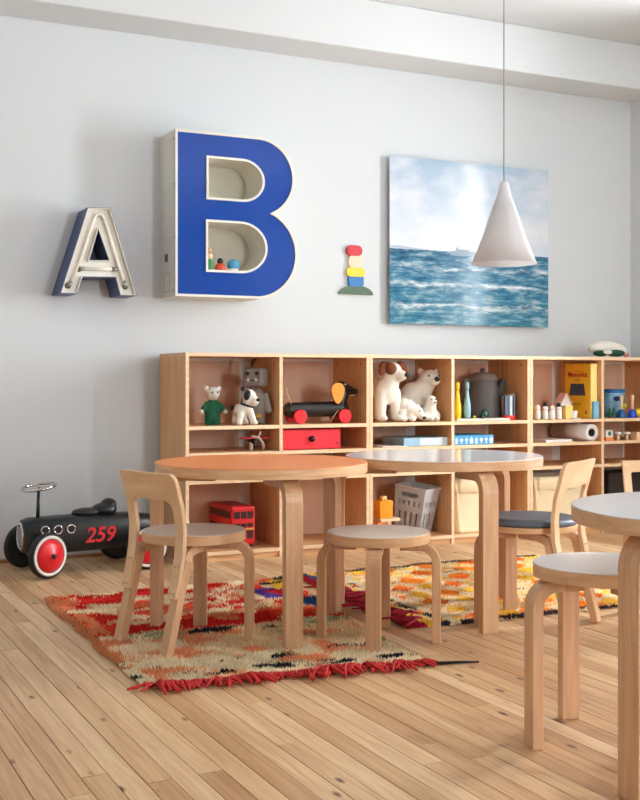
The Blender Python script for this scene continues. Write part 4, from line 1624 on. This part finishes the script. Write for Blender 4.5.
hw = (U(493.5, 5.275) - U(454, 5.275)) / 2
t = thing('patterned_box', 'long blue box printed with white shapes, under the bowling pins', 'box', ((U(493.5, 5.275) + U(454, 5.275)) / 2, 5.40, R2 + 0.0005))
SKYB = paint('sky_blue_card', (64, 158, 212), 0.5, var=0.06)
WPR = paint('white_print', (228, 238, 242), 0.5)
MB().box(-hw, hw, -0.125, 0.125, 0, 0.052).build('body', SKYB, t, bevel=0.001)
for k in range(8):
    xx = -hw + (k + 0.5) * 2 * hw / 8
    kind = k % 4
    if kind == 0:
        poly = [(-0.009, 0.006), (0.009, 0.006), (0.006, 0.02), (0.008, 0.03), (0, 0.04), (-0.008, 0.03), (-0.006, 0.02)]
    elif kind == 1:
        poly = [(-0.003, 0.006), (0.003, 0.006), (0.003, 0.016)] + arc(0, 0.026, 0.011, -60, 240, 10) + [(-0.003, 0.016)]
    elif kind == 2:
        poly = [(-0.004, 0.006), (0.004, 0.006), (0.004, 0.024), (0.012, 0.024), (0, 0.042), (-0.012, 0.024), (-0.004, 0.024)]
    else:
        poly = [(-0.008, 0.006), (0.008, 0.006), (0.012, 0.03), (0.005, 0.036), (0, 0.046), (-0.005, 0.036), (-0.012, 0.03)]
    MB().prism([(xx + a, b) for a, b in poly], [], 0.1252, 0.126, lambda a, b, d: (a, -d, b)).build('printed_shape', WPR, t)


# ---- tray, skittle pins, jug, tin, car
tray_u = (U(453.5, 5.3) + U(509, 5.3)) / 2
hw = (U(509, 5.28) - U(455, 5.28)) / 2
t = MB().prism(rrect(-hw, hw, -0.06, 0.012, 0.01), [], 0, 0.012, lambda a, b, d: (a, b, d)).build('thin_board', paint('white_tray', (226, 220, 206), 0.5), bevel=0.002)
tag(t, 'thin white board lying under the yellow and blue pins', 'board').location = (tray_u, 5.335, R1 + 0.0005)


def pin(px, n, rgb, name, label, h=0.205, r=0.021):
    t = thing('bowling_pin', label, 'bowling pin', at(px, n, R1 + 0.0125), 0, 'bowling pins')
    k = h / 0.205
    MB().lathe([(r * .75, 0), (r * .9, 0.01 * k), (r, 0.045 * k), (r * .93, 0.075 * k), (r * .6, 0.115 * k), (r * .42, 0.145 * k), (r * .40, 0.155 * k)], n=28).build('body', paint(name, rgb, 0.3), t)
    MB().lathe([(r * .40, 0.155 * k), (r * .5, 0.170 * k), (r * .55, 0.186 * k), (r * .45, 0.199 * k), (r * .2, 0.2045 * k)], n=28).build('neck', paint(name, rgb, 0.3), t)


pin(457.6, 5.30, (236, 206, 30), 'yellow_lacquer', 'yellow wooden bowling pin beside the shelf upright')
pin(467.2, 5.305, (142, 190, 206), 'pale_blue_lacquer', 'pale blue wooden bowling pin in front of the dark grey pot')

t = thing('felt_pot', 'large dark grey coffee-pot shaped felt toy with handle and spout', 'pot', at(482.5, 5.475, R1 + 0.003)); t.scale = (1.02, 1.02, 1.02)
FELT = paint('dark_grey_felt', (90, 86, 85), 0.9, var=0.10, scale=25, bump=0.4, bscale=200)
MB().lathe([(0.102, 0), (0.108, 0.01), (0.098, 0.12), (0.084, 0.21), (0.080, 0.222)], n=44).build('body', FELT, t)
MB().lathe([(0.086, 0.216), (0.09, 0.225), (0.08, 0.245), (0.045, 0.262), (0.01, 0.266)], n=44).build('lid', paint('taupe_felt', (112, 102, 95), 0.9, bump=0.4, bscale=200), t)
MB().lathe([(0.008, 0.262), (0.015, 0.275), (0.012, 0.286), (0.004, 0.288)], n=20).build('lid_knob', FELT, t)
MB().strip([(0.075, -0.01, 0.12), (0.105, -0.015, 0.17), (0.13, -0.018, 0.222)], 0.04, [0.05, 0.042, 0.03], (0, 1, 0)).build('spout', FELT, t, bevel=0.008)
MB().tube([(-0.083, 0, 0.215), (-0.12, 0, 0.222), (-0.136, 0, 0.18), (-0.13, 0, 0.10), (-0.104, 0, 0.05)], 0.0125, n=12).build('handle', FELT, t)

t = thing('toy_car', 'tiny dark green toy car in front of the dark grey pot', 'toy car', at(484.3, 5.285, R1 + 0.0125))
mb = MB()
mb.ell((0, 0, 0.02), (0.036, 0.02, 0.016))
mb.ell((0.0, 0, 0.034), (0.022, 0.017, 0.018))
lump(mb, 'body', paint('dark_green_enamel', (16, 62, 46), 0.2), t, 0.004, 3)
for xx in (-0.02, 0.02):
    for sd in (-1, 1):
        MB().cyl((xx, sd * 0.014, 0.009), (xx, sd * 0.021, 0.009), 0.009, n=16).build('wheel', BLACK, t)
t = MB().ell((0, 0, 0.0085), 0.0085).build('bead', paint('yellow_green_bead', (206, 200, 60), 0.3))
tag(t, 'tiny yellow-green bead between the blue pin and the green toy car', 'bead').location = at(474.5, 5.285, R1 + 0.0125)

t = thing('striped_tin', 'tall striped tin with a red base, at the right of the dark grey pot', 'tin', at(508.5, 5.33, R1))
MB().lathe([(0.038, 0), (0.04, 0.003), (0.04, 0.024), (0.037, 0.026)], n=32).build('base', RED, t)
cols = [(60, 74, 96), (170, 176, 184), (88, 130, 178), (206, 206, 200), (44, 54, 78), (128, 160, 186), (150, 60, 66), (190, 190, 188)]
for k in range(16):
    a0, a1 = 2 * PI * k / 16, 2 * PI * (k + 1) / 16
    vs = []
    for z in (0.026, 0.138):
        for rr in (0.034, 0.037):
            for a in (a0, (a0 + a1) / 2, a1):
                vs.append((rr * math.cos(a), rr * math.sin(a), z))
    fs = [(3, 4, 10, 9), (4, 5, 11, 10), (0, 6, 7, 1), (1, 7, 8, 2), (0, 1, 4, 3), (1, 2, 5, 4), (6, 9, 10, 7), (7, 10, 11, 8), (0, 3, 9, 6), (2, 8, 11, 5)]
    MB().add(vs, fs).build('stripe', paint('tin_stripe_%d' % (k % 8), cols[k % 8], 0.25, metal=0.2), t)
MB().lathe([(0.0345, 0.137), (0.038, 0.138), (0.038, 0.146), (0.034, 0.147)], n=32).build('rim', paint('dull_steel', (110, 108, 104), 0.5, metal=0.6), t)

# ---- white skittle figures
SK = paint('white_lacquer_toy', (232, 230, 226), 0.35)
CAPB = paint('black_knob', (24, 24, 26), 0.4)
defs = [(537.6, 5.285, 0.086, False, 'plain white toy skittle with a round top, nearest the shelf upright'),
        (545.2, 5.29, 0.082, True, 'white toy skittle with a black cap, second from the shelf upright'),
        (552.2, 5.285, 0.080, False, 'white toy skittle with a pointed top, between two black-capped ones'),
        (558.8, 5.29, 0.078, True, 'white toy skittle with a black cap, beside the small yellow block')]
for i, (px, n, h, cap, lab) in enumerate(defs):
    t = thing('toy_skittle', lab, 'skittle', at(px, n, R1), 0, 'white toy skittles')
    r = 0.018
    top = 0.30 if i == 2 else 0.62
    MB().lathe([(r * .85, 0), (r, 0.006), (r * 1.02, 0.03), (r * .82, 0.05), (r * .75, 0.054)], n=24).build('body', SK, t)
    MB().lathe([(r * .75, 0.052), (r * .95, 0.062), (r * .85, h - 0.012), (r * top, h - 0.003), (r * .15, h)], n=24).build('head', SK, t)
    if cap:
        MB().lathe([(r * .78, h - 0.006), (r * .8, h), (r * .62, h + 0.002), (r * .6, h + 0.013), (r * .5, h + 0.015)], n=20).build('cap', CAPB, t)
t = thing('toy_skittle', 'yellow toy skittle half hidden behind the plain white one', 'skittle', at(534.4, 5.33, R1))
MB().lathe([(0.016, 0), (0.018, 0.02), (0.013, 0.055), (0.011, 0.06)], n=20).build('body', paint('yellow_lacquer', (236, 206, 30), 0.3), t)
MB().ell((0, 0, 0.07), 0.013).build('head', paint('yellow_lacquer', (236, 206, 30), 0.3), t)
t = thing('toy_house', 'small white toy house with a pink gable, behind the white skittles', 'toy house', at(563, 5.42, R1))
MB().prism([(-0.038, 0), (0.038, 0), (0.038, 0.085), (0, 0.14), (-0.038, 0.085)], [], -0.03, 0.03).build('walls', SK, t, bevel=0.001)
MB().prism([(-0.044, 0.08), (0, 0.1425), (0.044, 0.08), (0.044, 0.088), (0, 0.1505), (-0.044, 0.088)], [], -0.034, 0.034).build('roof', paint('pale_pink_paint', (230, 196, 190), 0.5), t)
MB().box(-0.012, 0.012, -0.032, -0.0302, 0.02, 0.06).build('door', paint('pale_blue_paint', (158, 196, 206), 0.5), t)
t = MB().box(-0.026, 0.026, -0.02, 0.02, 0, 0.078).build('toy_block', paint('soft_yellow_paint', (240, 206, 120), 0.5), bevel=0.002)
tag(t, 'small upright yellow toy block beside the white skittles', 'block').location = at(567.2, 5.285, R1)
t = thing('toy_cup', 'small white toy cup on a saucer, in front of the yellow game box', 'cup', at(573.6, 5.275, R1))
MB().lathe([(0.034, 0), (0.042, 0.005), (0.041, 0.007), (0.03, 0.004)], n=32).build('saucer', SK, t)
MB().lathe([(0.016, 0.006), (0.019, 0.012), (0.0225, 0.048), (0.0205, 0.048), (0.017, 0.014), (0.004, 0.012)], n=28).build('cup_body', SK, t)

# ---- yellow game box standing along the shelf upright
bxr = 4.419
t = thing('game_box', 'tall yellow game box with red lettering, standing against the shelf upright', 'box', (bxr - 0.026, 5.275, R1 + 0.0005))
GY = paint('yellow_card', (242, 194, 34), 0.5, var=0.05)
bh = 0.325
MB().box(-0.0245, 0.0245, 0.0, 0.235, 0, bh).build('body', GY, t, bevel=0.001)
MB().box(-0.0245, 0.0245, -0.0012, -0.0002, 0.002, bh - 0.002).build('spine_panel', paint('light_yellow_card', (244, 226, 140), 0.5, var=0.05), t)
XF = -0.0255
o = link('lettering', text_mesh('Memokka', 0.045, depth=0.0006, bold=0.0008), paint('red_print', (186, 44, 26), 0.5), t, label='red lettering')
o.location = (XF, 0.118, bh - 0.066)
o.rotation_euler = (PI / 2, 0, -PI / 2)
for zz, w in ((bh - 0.093, 0.05), (bh - 0.102, 0.044), (bh - 0.046, 0.05), (0.085, 0.07), (0.075, 0.06)):
    MB().box(XF - 0.0002, XF + 0.0008, 0.12 - w / 2, 0.12 + w / 2, zz, zz + 0.0035).build('text_line', paint('brown_print', (150, 100, 30), 0.5), t)
fpic = lambda a, b, d: (XF + 0.0008 - d, a, b)
MB().prism([(0.045, 0.135), (0.195, 0.135), (0.18, 0.205), (0.06, 0.205)], [], 0, 0.0012, fpic).build('printed_picture', paint('dark_blue_print', (66, 70, 96), 0.5, var=0.6, scale=90), t)
MB().box(XF - 0.0003, XF + 0.0008, 0.03, 0.048, 0.025, 0.045).build('printed_square', paint('brown_print', (150, 100, 30), 0.5), t)
t = MB().box(-0.02, 0.02, -0.008, 0.008, 0, 0.10).build('small_box', paint('light_blue_card', (126, 186, 216), 0.5), bevel=0.001)
tag(t, 'small light blue box leaning at the foot of the yellow game box', 'box').location = (bxr - 0.024, 5.262, R1 + 0.0005)

# ---- paper roll and sheets
t = thing('paper_roll', 'thick white paper roll lying with its open end outward', 'paper roll', (4.366, 5.262, R2 + 0.0005))
rr = 0.05
for a, b in (((rr, 0.024), 'outer'),):
    M = Matrix.Translation((0, 0, rr)) @ Matrix.Rotation(-PI / 2, 4, 'X')
    MB().loft([[tuple(M @ Vector((r_ * math.cos(2 * PI * j / 40), r_ * math.sin(2 * PI * j / 40), z))) for j in range(40)] for r_, z in ((0.024, 0.33), (0.024, 0), (rr, 0), (rr, 0.33))], cap=False, closed=True).build('roll', paint('white_paper', (232, 230, 226), 0.8), t)
    MB().loft([[tuple(M @ Vector((r_ * math.cos(2 * PI * j / 32), r_ * math.sin(2 * PI * j / 32), z))) for j in range(32)] for r_, z in ((0.021, 0.332), (0.021, -0.001), (0.0238, -0.001), (0.0238, 0.332))], cap=False, closed=True).build('core', paint('dark_card', (52, 48, 46), 0.8), t)
t = MB().box(-0.095, 0.095, -0.11, 0.11, 0, 0.014).build('paper_stack', paint('white_paper', (232, 230, 226), 0.8), bevel=0.001)
tag(t, 'low stack of white paper on the shelf beside the paper roll', 'paper').location = (U(547.5, 5.37), 5.37, R2 + 0.0005)

# ---- blue tub, bells, little trees, blocks in the corner compartment
t = thing('printed_tub', 'blue and white printed tub with a lid, in the corner compartment', 'tub', at(612.5, 5.43, R1))
MB().lathe([(0.066, 0), (0.07, 0.004), (0.074, 0.152), (0.072, 0.154)], n=44).build('body', paint('blue_white_print', (120, 170, 206), 0.4, var=0.75, scale=16), t)
MB().lathe([(0.076, 0.15), (0.078, 0.154), (0.078, 0.168), (0.07, 0.172)], n=44).build('lid', paint('blue_lid', (26, 110, 176), 0.35), t)
MB().ell((-0.02, -0.067, 0.115), (0.03, 0.012, 0.016)).build('badge', paint('navy_print', (24, 52, 104), 0.4), t)
MB().ell((0.035, -0.057, 0.07), (0.024, 0.014, 0.018)).build('fruit_print', paint('lime_print', (190, 200, 50), 0.4), t)
for px, rgb, nm, lab in ((621.4, (20, 92, 150), 'teal_blue_lacquer', 'teal blue hand bell with a pale wooden handle'), (632.3, (22, 64, 190), 'royal_blue_lacquer', 'royal blue hand bell with a pale wooden handle')):
    t = thing('hand_bell', lab, 'bell', at(px, 5.30, R1), 0, 'hand bells')
    MB().lathe([(0.031, 0), (0.031, 0.006), (0.026, 0.02), (0.021, 0.042), (0.012, 0.05), (0.008, 0.051)], n=28).build('bell', paint(nm, rgb, 0.25), t)
    MB().lathe([(0.009, 0.05), (0.0085, 0.09), (0.0115, 0.122), (0.0105, 0.134), (0.004, 0.138)], n=20).build('handle', BIRCH_EDGE, t)
for k, px in enumerate((609.6, 613.8)):
    t = thing('toy_tree', ('dark green toy fir tree leaning against the printed tub', 'dark green toy fir tree beside the teal hand bell')[k], 'toy tree', at(px, 5.29, R1), 0.3 * k, 'toy fir trees')
    MB().cyl((0, 0, 0), (0, 0, 0.02), 0.004, n=8).build('trunk', paint('brown_twig', (96, 66, 44), 0.8), t)
    for q in range(3):
        MB().lathe([(0.015 - 0.003 * q, 0.015 + 0.014 * q), (0.004, 0.034 + 0.014 * q)], n=7, smooth=False).build('tier', paint('fir_green', (22, 92, 58), 0.7), t)
t = thing('yellow_ball', 'small yellow ball at the right edge of the corner compartment', 'ball', at(638.6, 5.31, R1))
MB().ell((0, 0, 0.028), 0.0275).build('ball', paint('yellow_lacquer', (236, 206, 30), 0.3), t)
MB().torus((0, 0, 0.028), 0.0276, 0.0015, (0.3, 0, 1), 24, 6).build('seam', WHITE_GLOSS, t)

t = thing('toy_cube', 'white toy cube with a green disc, in the corner compartment', 'block', at(607.0, 5.275, R2), 0.05)
MB().box(-0.028, 0.028, -0.022, 0.022, 0.0205, 0.062).build('cube', SK, t, bevel=0.002)
MB().box(-0.030, 0.030, -0.024, 0.024, 0, 0.02).build('base', paint('orange_paint', (226, 136, 76), 0.5), t, bevel=0.002)
MB().cyl((0, -0.022, 0.042), (0, -0.0235, 0.042), 0.013, n=20).build('disc', paint('green_paint', (40, 120, 84), 0.5), t)
for k, (px, lab) in enumerate(((618.0, 'short pale wooden peg with a white top, beside the white toy cube'), (626.8, 'short pale wooden peg with a white top, beside the long wooden block'))):
    t = thing('toy_peg', lab, 'peg', at(px, 5.28, R2), 0, 'wooden pegs')
    MB().lathe([(0.010, 0), (0.010, 0.02), (0.007, 0.034)], n=18).build('post', BIRCH_EDGE, t)
    MB().lathe([(0.02, 0.034), (0.023, 0.038), (0.021, 0.046), (0.01, 0.05)], n=22).build('top', SK, t)
t = MB().box(-0.05, 0.05, -0.03, 0.03, 0, 0.046).build('wooden_block', BIRCH_EDGE, bevel=0.003)
tag(t, 'long pale wooden block at the right edge of the corner compartment', 'block').location = (U(640, 5.29), 5.29, R2 + 0.0005)

# ---- soft toy lying on top of the shelves
t = thing('lying_soft_toy', 'white soft toy with dark green underside, lying on top of the shelves', 'soft toy', at(607.5, 5.36, ST)); t.scale = (1.12, 1.12, 1.15)
mb = MB()
mb.ell((0, 0, 0.05), (0.098, 0.05, 0.038), rot=(0, 0.12, 0))
mb.ell((0.068, -0.005, 0.042), (0.056, 0.042, 0.03), rot=(0, 0.35, 0))
mb.ell((-0.07, 0.0, 0.045), (0.05, 0.045, 0.03))
lump(mb, 'body', PLUSH_WHITE, t, 0.006, 4)
mb = MB()
mb.ell((0.02, -0.042, 0.022), (0.062, 0.032, 0.019))
mb.ell((-0.085, -0.045, 0.020), (0.045, 0.032, 0.017))
lump(mb, 'coat', paint('dark_green_felt', (20, 66, 50), 0.9), t, 0.005, 2)
mb = MB().ell((-0.06, -0.072, 0.026), (0.03, 0.012, 0.012))
mb.build('paw', PLUSH_WHITE, t)
MB().ell((0.113, -0.022, 0.014), (0.016, 0.014, 0.0125)).build('pink_tip', paint('pink_felt', (214, 128, 136), 0.9), t)

# ---- bottom row: bus, orange figure, basket, sacks
t = thing('toy_bus', 'red wooden double-decker toy bus, on the bottom shelf at the left', 'toy bus', (U(243.5, 5.285), 5.285, R4 + 0.0005))
bwd = (U(255.5, 5.285) - U(231.5, 5.285)) / 2
BH_ = 0.212
RB = paint('bus_red', (206, 26, 30), 0.35, var=0.04)
DK = paint('dark_window', (40, 26, 30), 0.3)
mb = MB().box(-bwd, bwd, 0.0, 0.31, 0.016, BH_)
mb.build('body', RB, t, bevel=0.012, segs=3)
fwin = lambda a, b, d: (a, -d, b)
for z0, z1 in ((0.150, 0.186), (0.106, 0.126), (0.05, 0.090)):
    w = MB().prism(rrect(-bwd + 0.014, bwd - 0.014, z0, z1, 0.006), [], -0.004, 0.0012, fwin).build('front_window', DK, t)
    for k in range(1, 3):
        xx = -bwd + 0.014 + k * (2 * bwd - 0.028) / 3
        MB().box(xx - 0.002, xx + 0.002, -0.0022, -0.0010, z0, z1).build('window_bar', RB, w)
MB().box(-bwd + 0.006, bwd - 0.006, -0.003, 0.0, 0.094, 0.100).build('front_stripe', paint('gold_print', (214, 170, 90), 0.4), t)
for z0, z1 in ((0.150, 0.186), (0.075, 0.115)):
    for k in range(6):
        y0 = 0.015 + k * 0.048
        MB().prism(rrect(y0, y0 + 0.038, z0, z1, 0.005), [], -0.004, 0.0012, lambda a, b, d: (-bwd - d, a, b)).build('side_window', DK, t)
for k in range(4):
    MB().box(-bwd + 0.018, bwd - 0.018, 0.03 + k * 0.06, 0.062 + k * 0.06, BH_ - 0.001, BH_ + 0.0015).build('roof_slat', paint('dark_red_paint', (120, 20, 26), 0.5), t)
for yy in (0.055, 0.25):
    for sd in (-1, 1):
        MB().cyl((sd * (bwd - 0.018), yy, 0.024), (sd * (bwd + 0.004), yy, 0.024), 0.024, n=26).build('wheel', BLACK, t, bevel=0.002)

t = thing('toy_figure', 'orange block toy figure with a pale base, on the bottom shelf', 'toy', at(384.5, 5.30, R4))
ORP = paint('bright_orange_plastic', (240, 150, 28), 0.35)
PAL = paint('pale_wood_toy', (236, 200, 160), 0.5)
MB().box(-0.058, -0.006, -0.03, 0.05, 0.0, 0.09).build('foot', paint('orange_paint', (226, 136, 76), 0.5), t, bevel=0.004)
MB().box(-0.045, 0.035, -0.03, 0.04, 0.109, 0.205).build('body', ORP, t, bevel=0.004)
MB().box(-0.02, 0.008, -0.014, 0.014, 0.2055, 0.226).build('head_stud', paint('light_orange_plastic', (246, 196, 116), 0.4), t, bevel=0.003)
MB().box(0.0352, 0.046, -0.014, 0.014, 0.168, 0.196).build('side_stud', paint('light_orange_plastic', (246, 196, 116), 0.4), t, bevel=0.003)
MB().box(-0.045, 0.078, -0.04, 0.04, 0.0905, 0.1085).build('base_plate', PAL, t, bevel=0.004)
MB().box(0.03, 0.075, -0.035, 0.035, 0.0, 0.05).build('wheel_block', paint('dark_brown_lacquer', (52, 30, 26), 0.4), t, bevel=0.004)
MB().box(0.0, 0.028, -0.03, 0.03, 0.0, 0.09).build('leg_block', PAL, t, bevel=0.004)

# grey plastic basket standing on its end
t = thing('plastic_basket', 'grey plastic basket with slots and a hand hole, tilted in the bottom shelf', 'basket', at(412.5, 5.42, R4 + 0.016), 0); t.scale = (0.94, 0.94, 0.94)
GP = paint('light_grey_plastic', (186, 186, 188), 0.35, var=0.03)
t.rotation_euler = (0, math.radians(8), math.radians(-58))


def slotted(a0, a1, b0, b1, holes, d, frame, nm):
    MB().prism([(a0, b0), (a1, b0), (a1, b1), (a0, b1)], holes, 0, d, frame).build(nm, GP, t, bevel=0.001)


def slot(a, b, w, h):
    return [(a - w / 2, b - h / 2), (a + w / 2, b - h / 2), (a + w / 2, b + h / 2), (a - w / 2, b + h / 2)]


holes = [rrect(-0.055, 0.055, 0.205, 0.232, 0.010)]
holes += [slot(-0.072 + 0.036 * k, 0.17, 0.012, 0.026) for k in range(5)]
holes += [slot(-0.06 + 0.04 * k, 0.075, 0.014, 0.085) for k in range(4)]
slotted(-0.10, 0.10, 0.0, 0.26, holes, 0.004, lambda a, b, d: (a * (0.85 + 0.58 * b), -0.075 - 0.10 * b + d, b), 'front_panel')
slotted(-0.10, 0.10, 0.0, 0.26, holes, 0.004, lambda a, b, d: (a * (0.85 + 0.58 * b), 0.075 + 0.10 * b - d, b), 'back_panel')
sh = [slot(-0.045 + 0.03 * k, 0.17, 0.011, 0.03) for k in range(4)] + [slot(-0.045 + 0.03 * k, 0.075, 0.012, 0.085) for k in range(4)]
for sd in (-1, 1):
    slotted(-0.072, 0.072, 0.0, 0.26, sh, 0.004, lambda a, b, d, sd=sd: (sd * (0.085 + 0.058 * b - d), a * (1.0 + 1.33 * b), b), 'end_panel')
MB().box(-0.083, 0.083, -0.073, 0.073, 0.0, 0.005).build('bottom_panel', GP, t)
rim_o, rim_i = rrect(-0.108, 0.108, -0.109, 0.109, 0.012), rrect(-0.095, 0.095, -0.096, 0.096, 0.010)
MB().prism(rim_o, [rim_i], 0.255, 0.268, lambda a, b, d: (a, b, d)).build('rim', GP, t, bevel=0.002)


def sack(px0, px1, n0, n1, h, label, seed, turn=0.035):
    r = random.Random(seed)
    u0, u1 = U(px0, n0), U(px1, n0)
    t = thing('canvas_sack', label, 'sack', ((u0 + u1) / 2, (n0 + n1) / 2, R4 + 0.0005), 0, 'cream canvas storage sacks')
    CAN = paint('cream_canvas', (240, 222, 184), 0.9, var=0.06, scale=30, bump=0.5, bscale=150)
    hx, hy = (u1 - u0) / 2, (n1 - n0) / 2

    def ring(z, k, wob):
        pts = rrect(-hx * k, hx * k, -hy * k, hy * k, 0.035, 8)
        return [(a + wob * math.sin(9 * i / len(pts) * 2 * PI + z * 25) , b + wob * math.cos(7 * i / len(pts) * 2 * PI + z * 17), z) for i, (a, b) in enumerate(pts)]
    lv = [0, 0.01, 0.04, 0.1, 0.17, 0.24, h - 0.06, h - 0.055]
    lv = sorted(set([z for z in lv if z <= h - 0.055] + [h - 0.055]))
    MB().loft([ring(z, 0.90 if z < 0.005 else 0.94 + 0.04 * math.sin(z * 14), 0.004) for z in lv] + [ring(h - 0.03, 0.9, 0.004), ring(h - 0.10, 0.86, 0.004)], cap=True).build('sack_body', CAN, t)
    cuff = [ring(h - 0.075, 0.985, 0.004), ring(h - 0.04, 1.0, 0.006), ring(h, 0.985, 0.007), ring(h - 0.004, 0.955, 0.007), ring(h - 0.05, 0.94, 0.006)]
    MB().loft(cuff, cap=False).build('rolled_cuff', CAN, t)
    for sd in (0.93,):
        MB().tube([(-hx * .5, -hy * 1.0, h - 0.075)] + [(hx * q, -hy * 1.0 - 0.002, h - 0.078 + 0.002 * math.sin(q * 9)) for q in (-.3, 0, .3)] + [(hx * .5, -hy, h - 0.075)], 0.0018, n=6).build('stitching', paint('tan_string', (206, 170, 110), 0.8), t)


sack(455.5, 511, 5.27, 5.53, 0.30, 'cream canvas sack with a rolled cuff, behind the white table leg', 3)
sack(534.5, 590, 5.27, 5.53, 0.292, 'cream canvas sack with a rolled cuff, behind the grey-padded chair', 4)

t = thing('dark_box', 'dark storage box in the bottom of the corner compartment', 'box', ((U(606, 5.36) + U(650, 5.36)) / 2, 5.45, R4 + 0.0005))
hw = (U(645, 5.36) - U(606, 5.36)) / 2
MB().box(-hw, hw, -0.09, 0.12, 0, 0.25).build('body', paint('charcoal_card', (52, 44, 40), 0.7), t, bevel=0.003)
MB().box(-hw - 0.002, hw + 0.002, -0.093, 0.122, 0.2505, 0.285).build('lid', paint('charcoal_card', (52, 44, 40), 0.7), t, bevel=0.003)
